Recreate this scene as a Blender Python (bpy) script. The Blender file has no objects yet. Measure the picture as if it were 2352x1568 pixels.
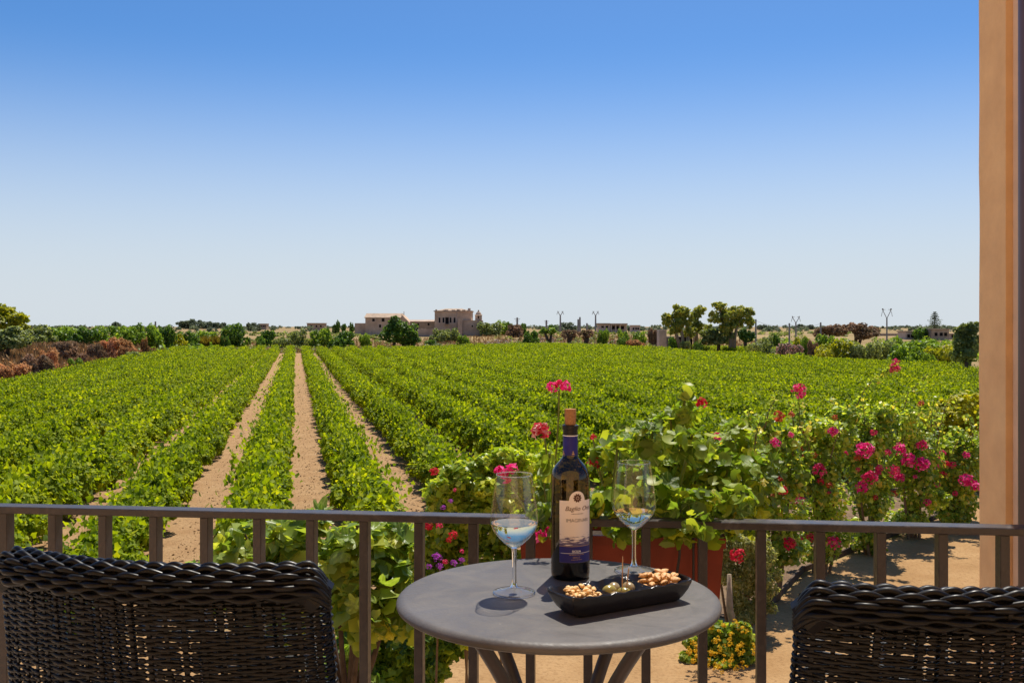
import bpy, math, random
import numpy as np
from mathutils import Vector, Matrix

# ------------------------------------------------------------------ camera, sky, sun, exposure
sc = bpy.context.scene
R = math.radians
CAMZ, F, CX, HY = 4.3, 2287.0, 1176.0, 750.0      # eye height over the field; photo measured at 2352 px width

cam_d = bpy.data.cameras.new('camera'); cam = bpy.data.objects.new('camera', cam_d)
sc.collection.objects.link(cam)
cam.location = (0, 0, CAMZ); cam.rotation_euler = (R(90), 0, 0)
cam_d.sensor_width = 36.0; cam_d.lens = 36.0 * F / 2352.0; cam_d.shift_y = -34.0 / 2352.0
cam_d.clip_start = 0.05; cam_d.clip_end = 20000
sc.camera = cam

SUN_EL, SUN_AZ = R(62), R(17)                      # high sun, beyond the field, a little to the right
w = bpy.data.worlds.new('World'); sc.world = w; w.use_nodes = True
nt = w.node_tree; nt.nodes.clear()
sky = nt.nodes.new('ShaderNodeTexSky'); sky.sky_type = 'NISHITA'; sky.sun_disc = False
sky.sun_elevation = SUN_EL; sky.sun_rotation = SUN_AZ
sky.altitude = 0; sky.air_density = 0.75; sky.dust_density = 0.5; sky.ozone_density = 6.0
hs = nt.nodes.new('ShaderNodeHueSaturation'); hs.inputs['Saturation'].default_value = 1.21
bg = nt.nodes.new('ShaderNodeBackground'); bg.inputs['Strength'].default_value = 0.105
wo = nt.nodes.new('ShaderNodeOutputWorld')
nt.links.new(sky.outputs[0], hs.inputs['Color']); # summer haze: the clear sky pales evenly towards the horizon all the way round
wtc = nt.nodes.new('ShaderNodeTexCoord'); wsp = nt.nodes.new('ShaderNodeSeparateXYZ'); nt.links.new(wtc.outputs['Generated'], wsp.inputs[0])
wmr = nt.nodes.new('ShaderNodeMapRange'); wmr.interpolation_type = 'SMOOTHSTEP'
for k_, v_ in ((1, .28), (2, .01), (3, 0.0), (4, .95)): wmr.inputs[k_].default_value = v_
nt.links.new(wsp.outputs['Z'], wmr.inputs[0])
wmx = nt.nodes.new('ShaderNodeMix'); wmx.data_type = 'RGBA'; wmx.inputs[7].default_value = (4.95, 5.42, 5.85, 1)
nt.links.new(wmr.outputs[0], wmx.inputs[0]); nt.links.new(hs.outputs[0], wmx.inputs[6]); nt.links.new(wmx.outputs[2], bg.inputs[0]); nt.links.new(bg.outputs[0], wo.inputs[0])

sun_d = bpy.data.lights.new('sun', 'SUN'); sun_d.energy = 5.0; sun_d.angle = R(0.53); sun_d.color = (1, .935, .83)
sun = bpy.data.objects.new('sun', sun_d); sc.collection.objects.link(sun)
sdir = Vector((math.sin(SUN_AZ) * math.cos(SUN_EL), math.cos(SUN_AZ) * math.cos(SUN_EL), math.sin(SUN_EL)))
sun.rotation_euler = sdir.to_track_quat('Z', 'Y').to_euler(); sun.location = (0, 0, 60)

sc.view_settings.view_transform = 'Standard'; sc.view_settings.look = 'None'
sc.view_settings.gamma = 1.0; sc.view_settings.use_curve_mapping = False
sc.view_settings.exposure = 0.33
sc.cycles.caustics_refractive = False; sc.cycles.caustics_reflective = False
sc.cycles.max_bounces = 12; sc.cycles.transmission_bounces = 12; sc.cycles.transparent_max_bounces = 24
sc.cycles.diffuse_bounces = 4; sc.cycles.sample_clamp_indirect = 6
sc.cycles.use_denoising = True

# ------------------------------------------------------------------ helpers
rng = np.random.default_rng(11); random.seed(11)
COL = sc.collection
def P(x, y, Z):                                    # a photo position at a chosen real depth -> a point of the place
    return Vector(((x - CX) / F * Z, Z, CAMZ - (y - HY) / F * Z))
def PX(x, Z): return (x - CX) / F * Z
def PZ(y, Z): return CAMZ - (y - HY) / F * Z
def sstep(a, b, t):
    t = min(1, max(0, (t - a) / (b - a))); return t * t * (3 - 2 * t)
def terrain(y): return 2.1 * sstep(195, 275, y) + 1.1 * sstep(275, 700, y)

def link(o, parent=None):
    COL.objects.link(o)
    if parent is not None: o.parent = parent
    return o
def tag(o, label=None, cat=None, group=None, kind=None):
    if label: o['label'] = label
    if cat: o['category'] = cat
    if group: o['group'] = group
    if kind: o['kind'] = kind
    return o
def empty(name, loc=(0, 0, 0), rz=0.0, label=None, cat=None, group=None):
    o = bpy.data.objects.new(name, None); o.location = loc; o.rotation_euler = (0, 0, rz); o.empty_display_size = .1
    link(o); return tag(o, label, cat, group)

def mesh_np(name, V, faces, mat, smooth=False, mids=None):
    """V (n,3); faces: list of (m,k) int arrays."""
    me = bpy.data.meshes.new(name)
    V = np.ascontiguousarray(V, dtype=np.float32)
    me.vertices.add(len(V)); me.vertices.foreach_set('co', V.ravel())
    idx = np.concatenate([f.ravel() for f in faces]).astype(np.int32)
    tot = np.concatenate([np.full(len(f), f.shape[1]) for f in faces]).astype(np.int32)
    start = np.concatenate([[0], np.cumsum(tot)[:-1]]).astype(np.int32)
    me.loops.add(len(idx)); me.loops.foreach_set('vertex_index', idx)
    me.polygons.add(len(tot)); me.polygons.foreach_set('loop_start', start); me.polygons.foreach_set('loop_total', tot)
    if smooth: me.polygons.foreach_set('use_smooth', np.ones(len(tot), dtype=bool))
    for m in (mat if isinstance(mat, (list, tuple)) else [mat]): me.materials.append(m)
    if mids is not None: me.polygons.foreach_set('material_index', np.asarray(mids, dtype=np.int32))
    me.update(calc_edges=True)
    return me
def obj(name, me, parent=None, loc=None):
    o = bpy.data.objects.new(name, me)
    if loc is not None: o.location = loc
    return link(o, parent)

class MB:
    def __init__(s): s.v = []; s.f = []
    def add(s, v, f):
        b = len(s.v); s.v += [tuple(p) for p in v]; s.f += [tuple(i + b for i in q) for q in f]; return s
    def box(s, x0, x1, y0, y1, z0, z1, M=None):
        v = [Vector(p) for p in ((x0,y0,z0),(x1,y0,z0),(x1,y1,z0),(x0,y1,z0),(x0,y0,z1),(x1,y0,z1),(x1,y1,z1),(x0,y1,z1))]
        if M is not None: v = [M @ p for p in v]
        return s.add(v, [(0,3,2,1),(4,5,6,7),(0,1,5,4),(1,2,6,5),(2,3,7,6),(3,0,4,7)])
    def bbox(s, x0, x1, y0, y1, z0, z1, c=.003, M=None):
        # a box with chamfered edges along its length in every direction
        vs = []; 
        for sx, sy, sz in ((0,0,0),(1,0,0),(1,1,0),(0,1,0),(0,0,1),(1,0,1),(1,1,1),(0,1,1)):
            X = (x0, x1)[sx]; Y = (y0, y1)[sy]; Z = (z0, z1)[sz]
            dx = c * (1 - 2 * sx); dy = c * (1 - 2 * sy); dz = c * (1 - 2 * sz)
            vs += [Vector((X, Y + dy, Z + dz)), Vector((X + dx, Y, Z + dz)), Vector((X + dx, Y + dy, Z))]
        if M is not None: vs = [M @ p for p in vs]
        i = lambda k, a: 3 * k + a
        f = [(i(0,2),i(3,2),i(2,2),i(1,2)), (i(4,2),i(5,2),i(6,2),i(7,2)), (i(0,1),i(1,1),i(5,1),i(4,1)), (i(1,0),i(2,0),i(6,0),i(5,0)),
             (i(2,1),i(3,1),i(7,1),i(6,1)), (i(3,0),i(0,0),i(4,0),i(7,0))]
        for a, b in ((0,4),(1,5),(2,6),(3,7)): f.append((i(a,0), i(a,1), i(b,1), i(b,0)))
        for a, b in ((0,1),(3,2),(4,5),(7,6)): f.append((i(a,1), i(a,2), i(b,2), i(b,1)))
        for a, b in ((0,3),(1,2),(4,7),(5,6)): f.append((i(a,0), i(a,2), i(b,2), i(b,0)))
        for k in range(8): f.append((i(k,0), i(k,1), i(k,2)))
        return s.add(vs, f)
    def tube(s, pts, rad, n=8, closed=False, caps=True, flat=1.0):
        pts = [Vector(p) for p in pts]; m = len(pts)
        rad = [rad] * m if isinstance(rad, (int, float)) else list(rad)
        up = None; rings = []
        for i in range(m):
            a = pts[(i - 1) % m] if (closed or i > 0) else pts[i]; b = pts[(i + 1) % m] if (closed or i < m - 1) else pts[i]
            t = (b - a).normalized()
            if up is None: up = Vector((0, 0, 1)) if abs(t.z) < .9 else Vector((1, 0, 0))
            u = (up - t * up.dot(t)).normalized(); q = t.cross(u); up = u
            rings.append([pts[i] + (u * math.cos(k / n * math.tau) * flat + q * math.sin(k / n * math.tau)) * rad[i] for k in range(n)])
        v = [p for r_ in rings for p in r_]; f = []
        for i in range(m if closed else m - 1):
            j = (i + 1) % m
            for k in range(n): f.append((i*n+k, i*n+(k+1)%n, j*n+(k+1)%n, j*n+k))
        if caps and not closed: f += [tuple(range(n))[::-1], tuple((m-1)*n + k for k in range(n))]
        return s.add(v, f)
    def lathe(s, prof, n=32, c=(0, 0, 0)):
        v = []; f = []
        for r_, z in prof:
            for k in range(n): v.append((c[0] + r_ * math.cos(k/n*math.tau), c[1] + r_ * math.sin(k/n*math.tau), c[2] + z))
        for i in range(len(prof) - 1):
            for k in range(n): f.append((i*n+k, i*n+(k+1)%n, (i+1)*n+(k+1)%n, (i+1)*n+k))
        return s.add(v, f)
    def blob(s, c, r_, n=8, m=6, jit=0.0, sc3=(1, 1, 1), M=None):
        v = []; f = []
        for i in range(m + 1):
            th = math.pi * i / m
            for k in range(n):
                ph = k / n * math.tau; j = 1 + random.uniform(-jit, jit)
                p = Vector((math.sin(th) * math.cos(ph) * r_ * sc3[0] * j, math.sin(th) * math.sin(ph) * r_ * sc3[1] * j, math.cos(th) * r_ * sc3[2] * j))
                if M is not None: p = M @ p
                v.append(p + Vector(c))
        for i in range(m):
            for k in range(n): f.append((i*n+k, (i+1)*n+k, (i+1)*n+(k+1)%n, i*n+(k+1)%n))
        return s.add(v, f)
    def mesh(s, name, mat, smooth=False):
        me = bpy.data.meshes.new(name); me.from_pydata([tuple(p) for p in s.v], [], s.f)
        for m in (mat if isinstance(mat, (list, tuple)) else [mat]): me.materials.append(m)
        if smooth: me.polygons.foreach_set('use_smooth', np.ones(len(me.polygons), dtype=bool))
        me.update(); return me
    def build(s, name, mat, parent=None, smooth=False, loc=None): return obj(name, s.mesh(name, mat, smooth), parent, loc)
def smooth_by_angle(me, deg=35):
    me.polygons.foreach_set('use_smooth', np.ones(len(me.polygons), dtype=bool)); me.set_sharp_from_angle(angle=R(deg))

# ------------------------------------------------------------------ materials
def newmat(name):
    m = bpy.data.materials.new(name); m.use_nodes = True; m.node_tree.nodes.clear()
    return m, m.node_tree.nodes, m.node_tree.links
def plain(name, col, rough=.6, spec=.4, metal=0.0, var=.0, vscale=20.0, bump=0.0, bscale=60.0, col2=None, vdetail=5, coat=0.0):
    m, N, L = newmat(name)
    b = N.new('ShaderNodeBsdfPrincipled'); o = N.new('ShaderNodeOutputMaterial'); L.new(b.outputs[0], o.inputs[0])
    b.inputs['Base Color'].default_value = (*col, 1); b.inputs['Roughness'].default_value = rough
    b.inputs['Specular IOR Level'].default_value = spec; b.inputs['Metallic'].default_value = metal; b.inputs['Coat Weight'].default_value = coat
    tc = N.new('ShaderNodeTexCoord')
    if var > 0 or col2:
        n = N.new('ShaderNodeTexNoise'); n.inputs['Scale'].default_value = vscale; n.inputs['Detail'].default_value = vdetail; n.inputs['Roughness'].default_value = .65
        L.new(tc.outputs['Object'], n.inputs['Vector'])
        r_ = N.new('ShaderNodeValToRGB'); r_.color_ramp.elements[0].position = .32; r_.color_ramp.elements[1].position = .7
        c2 = col2 or tuple(min(1, c * (1 + var)) for c in col); c1 = col if col2 else tuple(c * (1 - var) for c in col)
        r_.color_ramp.elements[0].color = (*c1, 1); r_.color_ramp.elements[1].color = (*c2, 1)
        L.new(n.outputs[0], r_.inputs[0]); L.new(r_.outputs[0], b.inputs['Base Color'])
    if bump > 0:
        n2 = N.new('ShaderNodeTexNoise'); n2.inputs['Scale'].default_value = bscale; n2.inputs['Detail'].default_value = 6
        L.new(tc.outputs['Object'], n2.inputs['Vector'])
        bp = N.new('ShaderNodeBump'); bp.inputs['Strength'].default_value = bump; bp.inputs['Distance'].default_value = .02
        L.new(n2.outputs[0], bp.inputs['Height']); L.new(bp.outputs[0], b.inputs['Normal'])
    return m
def leafmat(name, cols, trans=.4, rough=.5, spec=.35, source='island', tgain=(1.5, 1.45, .7), patchy=0.0, pscale=.5):
    """leaf: gloss + diffuse + light coming through; colour differs from leaf to leaf"""
    m, N, L = newmat(name)
    b = N.new('ShaderNodeBsdfPrincipled'); t = N.new('ShaderNodeBsdfTranslucent'); mx = N.new('ShaderNodeMixShader'); o = N.new('ShaderNodeOutputMaterial')
    if source == 'object': src = N.new('ShaderNodeObjectInfo').outputs['Random']
    else: src = N.new('ShaderNodeNewGeometry').outputs['Random Per Island']
    r_ = N.new('ShaderNodeValToRGB'); cr = r_.color_ramp
    while len(cr.elements) < len(cols): cr.elements.new(.5)
    for i, (p, c) in enumerate(cols): cr.elements[i].color = (*c, 1); cr.elements[i].position = p
    L.new(src, r_.inputs[0]); L.new(r_.outputs[0], b.inputs['Base Color'])
    mm = N.new('ShaderNodeMix'); mm.data_type = 'RGBA'; mm.blend_type = 'MULTIPLY'; mm.inputs[0].default_value = 1
    L.new(r_.outputs[0], mm.inputs[6]); mm.inputs[7].default_value = (*tgain, 1); L.new(mm.outputs[2], t.inputs[0])
    if source == 'object':
        tc = N.new('ShaderNodeTexCoord'); sx = N.new('ShaderNodeSeparateXYZ'); L.new(tc.outputs['Object'], sx.inputs[0])
        at = N.new('ShaderNodeMath'); at.operation = 'ARCTAN2'; L.new(sx.outputs[0], at.inputs[0]); L.new(sx.outputs[1], at.inputs[1])
        mu = N.new('ShaderNodeMath'); mu.operation = 'MULTIPLY'; mu.inputs[1].default_value = 5.4; L.new(at.outputs[0], mu.inputs[0])
        co = N.new('ShaderNodeMath'); co.operation = 'COSINE'; L.new(mu.outputs[0], co.inputs[0])
        mr = N.new('ShaderNodeMapRange'); mr.inputs[1].default_value = .93; mr.inputs[2].default_value = 1.0; mr.inputs[3].default_value = 0; mr.inputs[4].default_value = .45; L.new(co.outputs[0], mr.inputs[0])
        nz = N.new('ShaderNodeTexNoise'); nz.inputs['Scale'].default_value = 5; nz.inputs['Detail'].default_value = 5; L.new(tc.outputs['Object'], nz.inputs['Vector'])
        hv = N.new('ShaderNodeHueSaturation'); L.new(r_.outputs[0], hv.inputs['Color']); m2 = N.new('ShaderNodeMapRange'); m2.inputs[1].default_value = .3; m2.inputs[2].default_value = .7; m2.inputs[3].default_value = .65; m2.inputs[4].default_value = 1.3; L.new(nz.outputs[0], m2.inputs[0]); L.new(m2.outputs[0], hv.inputs['Value'])
        vm = N.new('ShaderNodeMix'); vm.data_type = 'RGBA'; L.new(mr.outputs[0], vm.inputs[0]); L.new(hv.outputs[0], vm.inputs[6]); vm.inputs[7].default_value = (.45, .48, .16, 1)
        L.new(vm.outputs[2], b.inputs['Base Color']); L.new(vm.outputs[2], mm.inputs[6])
        bp = N.new('ShaderNodeBump'); bp.inputs['Strength'].default_value = .5; bp.inputs['Distance'].default_value = .01; L.new(nz.outputs[0], bp.inputs['Height']); L.new(bp.outputs[0], b.inputs['Normal'])
    if patchy > 0:                                     # vigour differs from plant to plant
        ge = N.new('ShaderNodeNewGeometry'); nz = N.new('ShaderNodeTexNoise'); nz.inputs['Scale'].default_value = pscale; nz.inputs['Detail'].default_value = 3; L.new(ge.outputs['Position'], nz.inputs['Vector'])
        m2 = N.new('ShaderNodeMapRange'); m2.inputs[1].default_value = .32; m2.inputs[2].default_value = .68; m2.inputs[3].default_value = 1 - patchy; m2.inputs[4].default_value = 1 + patchy; L.new(nz.outputs[0], m2.inputs[0])
        m3 = N.new('ShaderNodeMapRange'); m3.inputs[1].default_value = .3; m3.inputs[2].default_value = .7; m3.inputs[3].default_value = .512; m3.inputs[4].default_value = .488; L.new(nz.outputs[0], m3.inputs[0])
        hv = N.new('ShaderNodeHueSaturation'); L.new(m2.outputs[0], hv.inputs['Value']); L.new(m3.outputs[0], hv.inputs['Hue']); L.new(r_.outputs[0], hv.inputs['Color']); L.new(hv.outputs[0], b.inputs['Base Color']); L.new(hv.outputs[0], mm.inputs[6])
    b.inputs['Roughness'].default_value = rough; b.inputs['Specular IOR Level'].default_value = spec
    mx.inputs[0].default_value = trans; L.new(b.outputs[0], mx.inputs[1]); L.new(t.outputs[0], mx.inputs[2]); L.new(mx.outputs[0], o.inputs[0])
    return m
def groundmat(name, c1, c2, c3, s1, s2, bump=.3, bscale=8.0):
    m, N, L = newmat(name)
    b = N.new('ShaderNodeBsdfPrincipled'); o = N.new('ShaderNodeOutputMaterial'); L.new(b.outputs[0], o.inputs[0])
    b.inputs['Roughness'].default_value = .95; b.inputs['Specular IOR Level'].default_value = .1
    tc = N.new('ShaderNodeTexCoord')
    def noise(s, d=6, ro=.6):
        n = N.new('ShaderNodeTexNoise'); n.inputs['Scale'].default_value = s; n.inputs['Detail'].default_value = d; n.inputs['Roughness'].default_value = ro
        L.new(tc.outputs['Object'], n.inputs['Vector']); return n
    n1, n2 = noise(s1), noise(s2, 8, .7)
    r1 = N.new('ShaderNodeValToRGB'); r1.color_ramp.elements[0].position = .38; r1.color_ramp.elements[1].position = .62
    r1.color_ramp.elements[0].color = (*c1, 1); r1.color_ramp.elements[1].color = (*c2, 1); L.new(n1.outputs[0], r1.inputs[0])
    r2 = N.new('ShaderNodeValToRGB'); r2.color_ramp.elements[0].position = .5; r2.color_ramp.elements[1].position = .68; L.new(n2.outputs[0], r2.inputs[0])
    mx = N.new('ShaderNodeMix'); mx.data_type = 'RGBA'; L.new(r2.outputs[0], mx.inputs[0]); L.new(r1.outputs[0], mx.inputs[6]); mx.inputs[7].default_value = (*c3, 1)
    L.new(mx.outputs[2], b.inputs['Base Color'])
    n3 = noise(bscale, 8, .7); bp = N.new('ShaderNodeBump'); bp.inputs['Strength'].default_value = bump; bp.inputs['Distance'].default_value = .06
    L.new(n3.outputs[0], bp.inputs['Height']); L.new(bp.outputs[0], b.inputs['Normal'])
    return m

M = {}
M['ground'] = groundmat('dry_ground', (.24, .16, .07), (.36, .25, .115), (.13, .115, .045), .05, .35, .5, 3)
M['soil'] = groundmat('vineyard_soil', (.36, .215, .105), (.42, .265, .135), (.26, .15, .072), 1.6, 11, 1.0, 14)
M['sand'] = groundmat('path_sand', (.34, .195, .082), (.42, .255, .115), (.26, .145, .06), 1.1, 18, .5, 20)
M['bankground'] = groundmat('bank_ground', (.34, .17, .07), (.48, .29, .13), (.26, .14, .07), .35, 2.2, .6, 3)
M['bed'] = groundmat('bed_soil', (.16, .10, .06), (.24, .16, .09), (.10, .065, .04), 2.2, 12, .6, 14)
M['road'] = groundmat('white_road', (.55, .45, .32), (.62, .52, .39), (.45, .36, .25), .5, 4, .3, 4)

M['vine'] = leafmat('vine_leaf', [(0, (.09, .145, .007)), (.4, (.195, .275, .010)), (.85, (.325, .40, .014)), (1, (.40, .435, .018))], .5, .6, .15, tgain=(1.55, 1.45, .4), patchy=.22, pscale=.7)
M['wood'] = plain('bark', (.10, .07, .05), .9, .1, var=.35, vscale=12)
M['palewood'] = plain('pale_bark', (.32, .24, .16), .9, .1, var=.25, vscale=14)
M['g_dark'] = leafmat('bush_dark', [(0, (0.046, 0.102, 0.015)), (.6, (0.102, 0.192, 0.026)), (1, (0.192, 0.294, 0.036))], .4, .5, .3, patchy=.35, pscale=.45)
M['g_mid'] = leafmat('bush_mid', [(0, (0.109, 0.186, 0.022)), (.6, (0.205, 0.314, 0.032)), (1, (0.354, 0.462, 0.050))], .4, .5, .3, patchy=.35, pscale=.45)
M['g_olive'] = leafmat('bush_olive', [(0, (0.132, 0.164, 0.053)), (.6, (0.228, 0.276, 0.091)), (1, (0.360, 0.396, 0.144))], .4, .5, .3, patchy=.35, pscale=.45)
M['g_yel'] = leafmat('bush_yellow_green', [(0, (0.189, 0.221, 0.013)), (.6, (0.336, 0.346, 0.017)), (1, (0.504, 0.452, 0.029))], .4, .5, .3, patchy=.35, pscale=.45)
M['g_brown'] = leafmat('dry_brown_bush', [(0, (0.250, 0.133, 0.061)), (.6, (0.554, 0.292, 0.133)), (1, (0.765, 0.472, 0.236))], .4, .8, .1, tgain=(1.2, 1.1, .9), patchy=.35, pscale=.45)
M['g_grey'] = leafmat('bare_grey_bush', [(0, (.17, .105, .06)), (.7, (.32, .21, .125)), (1, (.46, .32, .2))], .3, .8, .1, tgain=(1.1, 1, .9), patchy=.35, pscale=.45)
M['g_pink'] = leafmat('oleander', [(0, (0.070, 0.102, 0.028)), (.45, (0.156, 0.172, 0.062)), (.5, (0.562, 0.312, 0.265)), (1, (0.718, 0.437, 0.374))], .4, .5, .3, tgain=(1.1, 1, 1))
M['g_euc'] = leafmat('eucalyptus_leaf', [(0, (0.170, 0.222, 0.050)), (.6, (0.356, 0.374, 0.062)), (1, (0.613, 0.527, 0.086))], .4, .5, .3)
M['g_far'] = leafmat('far_tree', [(0, (0.088, 0.117, 0.069)), (1, (0.195, 0.225, 0.127))], .4, .6, .2, tgain=(1.1, 1.1, 1))
M['reed'] = leafmat('cane', [(0, (.17, .11, .02)), (.6, (.27, .20, .03)), (1, (.22, .22, .03))], .3, .6, .2)
M['drygrass'] = leafmat('dry_grass', [(0, (0.212, 0.111, 0.043)), (.6, (0.315, 0.187, 0.076)), (1, (0.391, 0.272, 0.136))], .25, .7, .1, tgain=(1.1, 1, .9))
M['stone'] = plain('old_stone', (.68, .49, .34), .95, .1, col2=(.37, .255, .18), vscale=.45, vdetail=10, bump=.4, bscale=3)
M['stone2'] = plain('grey_stone', (.56, .42, .32), .95, .1, col2=(.32, .235, .18), vscale=.4, vdetail=10, bump=.4, bscale=3)
M['plaster'] = plain('pale_plaster', (.55, .43, .35), .9, .1, var=.2, vscale=.8)
M['tile'] = plain('roof_tile', (.42, .31, .22), .9, .1, var=.3, vscale=1.2)
M['shade_fill'] = plain('opening_shade', (.015, .012, .012), .9, .1)  # near-black colour standing in for the shade inside openings
M['concrete'] = plain('grey_concrete', (.28, .26, .25), .9, .1, var=.15, vscale=3)
M['rubble'] = plain('rubble', (.36, .29, .24), .95, .1, var=.35, vscale=2)
# ------------------------------------------------------------------ leaf clouds
T_QUAD = (np.array([(0, 0, 0), (.42, .45, .12), (0, 1, -.04), (-.42, .45, .12)]), np.array([(0, 1, 2), (0, 2, 3)]))
T_NARROW = (np.array([(0, 0, 0), (.17, .45, .06), (0, 1, -.1), (-.17, .45, .06)]), np.array([(0, 1, 2), (0, 2, 3)]))
T_VINE = (np.array([(0, .38, -.07), (0, .06, 0), (.42, -.02, .05), (.60, .42, .12), (.30, .62, .03), (.02, 1, -.06), (-.30, .62, .03), (-.60, .42, .12), (-.42, -.02, .05)]),
          np.array([(0, i, i % 8 + 1) for i in range(1, 9)]))
_a = [(-2.6 + 5.2 * i / 8) for i in range(9)]
T_ROUND = (np.array([(0, .42, -.05)] + [(math.sin(a) * .5 * (1 + .12 * (i % 2)), .5 + math.cos(a) * .5 * (1 + .12 * (i % 2)), .10 + .05 * (i % 2)) for i, a in enumerate(_a)]), np.array([(0, i + 1, i) for i in range(1, 9)]))
T_BLADE = (np.array([(-.03, 0, 0), (.03, 0, 0), (.05, .6, .1), (0, 1, .3)]), np.array([(0, 1, 2), (0, 2, 3)]))
T_BRACT = (np.array([(0, 0, 0), (.5, .5, .25), (0, 1, .1), (-.5, .5, .25)]), np.array([(0, 1, 2), (0, 2, 3)]))
def unit(a): return a / np.maximum(1e-9, np.linalg.norm(a, axis=1, keepdims=True))
def leaves(C, Nn, size, T, tip=None, tipw=0.0):
    n = len(C); Nn = unit(Nn); t = rng.normal(size=(n, 3))
    if tip is not None: t = t * (1 - tipw) + tip * tipw * 1.7
    t = t - Nn * np.sum(t * Nn, axis=1, keepdims=True); t = unit(t); s = np.cross(t, Nn)
    size = np.broadcast_to(size, (n,)).reshape(n, 1, 1)
    tv, tf = T
    V = C[:, None, :] + size * (s[:, None, :] * tv[None, :, 0:1] + (t[:, None, :]) * (tv[None, :, 1:2] - .5) + Nn[:, None, :] * tv[None, :, 2:3])
    k = len(tv); Fc = (tf[None, :, :] + (np.arange(n) * k)[:, None, None]).reshape(-1, tf.shape[1])
    return V.reshape(-1, 3), Fc
def blob_points(blobs, n, shell=.75, cull=.72, up=.35, jitter=.7):
    """points and normals over the outside of a heap of ellipsoids (cx,cy,cz,rx,ry,rz)"""
    B = np.array(blobs, dtype=float); area = (B[:, 3] * B[:, 4] + B[:, 3] * B[:, 5] + B[:, 4] * B[:, 5])
    out_p = []; out_n = []; have = 0
    while have < n:
        k = rng.choice(len(B), size=n, p=area / area.sum()); d = unit(rng.normal(size=(n, 3)))
        r_ = shell + (1 - shell) * rng.random(n) ** .6
        r_ = r_ * (1 + .10 * np.sin(d[:, 0] * 6 + k) * np.sin(d[:, 1] * 5 + 2 * k) + .10 * np.sin(d[:, 2] * 8 + k))
        p = B[k, :3] + d * B[k, 3:] * r_[:, None]
        dist = np.full(n, 9.0)
        for i, b in enumerate(B):
            q = np.linalg.norm((p - b[:3]) / b[3:], axis=1); q[k == i] = 9; dist = np.minimum(dist, q)
        keep = (dist > cull) | (rng.random(n) < .06)
        nn = unit(d / B[k, 3:]) * 1.0 + rng.normal(size=(n, 3)) * jitter + np.array([0, 0, up])
        out_p.append(p[keep]); out_n.append(nn[keep]); have += keep.sum()
    return np.concatenate(out_p)[:n], np.concatenate(out_n)[:n]
def cloud(name, blobs, n, size, mat, T=T_QUAD, shell=.75, cull=.72, up=.35, zmin=None, jitter=.7, tip=None, tipw=0):
    p, nn = blob_points(blobs, n, shell, cull, up, jitter)
    if zmin is not None: p[:, 2] = np.maximum(p[:, 2], zmin + rng.random(n) * .05)
    sz = size * (.65 + .7 * rng.random(n))
    tp = None if tip is None else np.array([tip] * n)
    V, Fc = leaves(p, nn, sz, T, tp, tipw)
    return mesh_np(name, V, [Fc], mat)

# ------------------------------------------------------------------ ground
def ground_sheet():
    ys = [-60, -20, 0, 20, 40, 80, 120, 160, 190] + list(range(195, 281, 5)) + [300, 340, 400, 500, 600, 700, 1000, 2000, 9000]
    xs = [-9000, -2000, -600, -300, -200, -150, -100, -60, -30, 0, 30, 60, 100, 150, 200, 300, 600, 2000, 9000]
    V = np.array([(x, y, terrain(y)) for y in ys for x in xs]); nx = len(xs)
    Fq = np.array([(j*nx+i, j*nx+i+1, (j+1)*nx+i+1, (j+1)*nx+i) for j in range(len(ys)-1) for i in range(nx-1)])
    return mesh_np('ground', V, [Fq], M['ground'], True)
tag(obj('ground', ground_sheet()), kind='structure')
def sheet(name, pts, z, mat):
    me = bpy.data.meshes.new(name); me.from_pydata([(x, y, z) for x, y in pts], [], [tuple(range(len(pts)))]); me.materials.append(mat); me.update()
    return tag(obj(name, me), kind='structure')
# field geometry: rows run along D, spaced along NRM
th = math.atan((680 - CX) / F); D = Vector((math.sin(th), math.cos(th))); NRM = Vector((math.cos(th), -math.sin(th)))
C0, SP = .33, 2.27
FAR = [(-.6, 158), (-.217, 158), (-.1, 158), (-.02, 178), (.05, 190), (.12, 178), (.2, 160), (.27, 146), (.31, 112), (.36, 92), (.45, 80), (.8, 66)]
def far_limit(u): return float(np.interp(u, [a for a, b in FAR], [b for a, b in FAR]))
def near_limit(c):
    return float(np.interp(c, [-17, -6, -2.5, 1, 3, 8, 14, 24, 60, 110], [12, 12, 13.5, 17, 20, 23, 25.5, 25, 26, 28]))
def row_span(c):
    s0 = None; s1 = None; s = 10.0
    while s < 215:
        p = NRM * c + D * s
        ok = p.y > near_limit(c) and p.y < far_limit(p.x / max(.1, p.y)) and abs(p.x / p.y) < .66
        if ok:
            if s0 is None: s0 = s
            s1 = s
        elif s0 is not None: break
        s += .5
    return s0, s1
fp = [(-80 + .0, 14)] + [((NRM * -17.6 + D * s).x, (NRM * -17.6 + D * s).y) for s in (16, 170)]
fp = [tuple(NRM * -17.4 + D * 14), tuple(NRM * -17.4 + D * 168), (PX(680, 160), 160), (PX(940, 161), 161), (PX(1130, 180), 180), (PX(1290, 191.5), 191.5),
      (PX(1450, 180), 180), (PX(1640, 161), 161), (PX(1800, 147), 147), (PX(1890, 113), 113), (PX(2000, 93), 93), (PX(2210, 81), 81), (PX(2900, 68), 68), (26, 24), (3, 21), (-1, 15.5)]
sheet('vineyard_soil', fp, .006, M['soil'])
sheet('garden_path', [(-12, 4), (22, 4), (26, 23), (13.2, 27.5), (9.6, 22.2), (5.2, 17.4), (3.4, 14.2), (2.4, 15), (-2, 14.5), (-9, 13)], .012, M['sand'])
sheet('flower_bed', [(2.6, 15.2), (3.5, 14.35), (5.1, 17.55), (9.5, 22.4), (13.0, 27.6), (8, 27), (3.5, 21.4)], .018, M['bed'])
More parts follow.
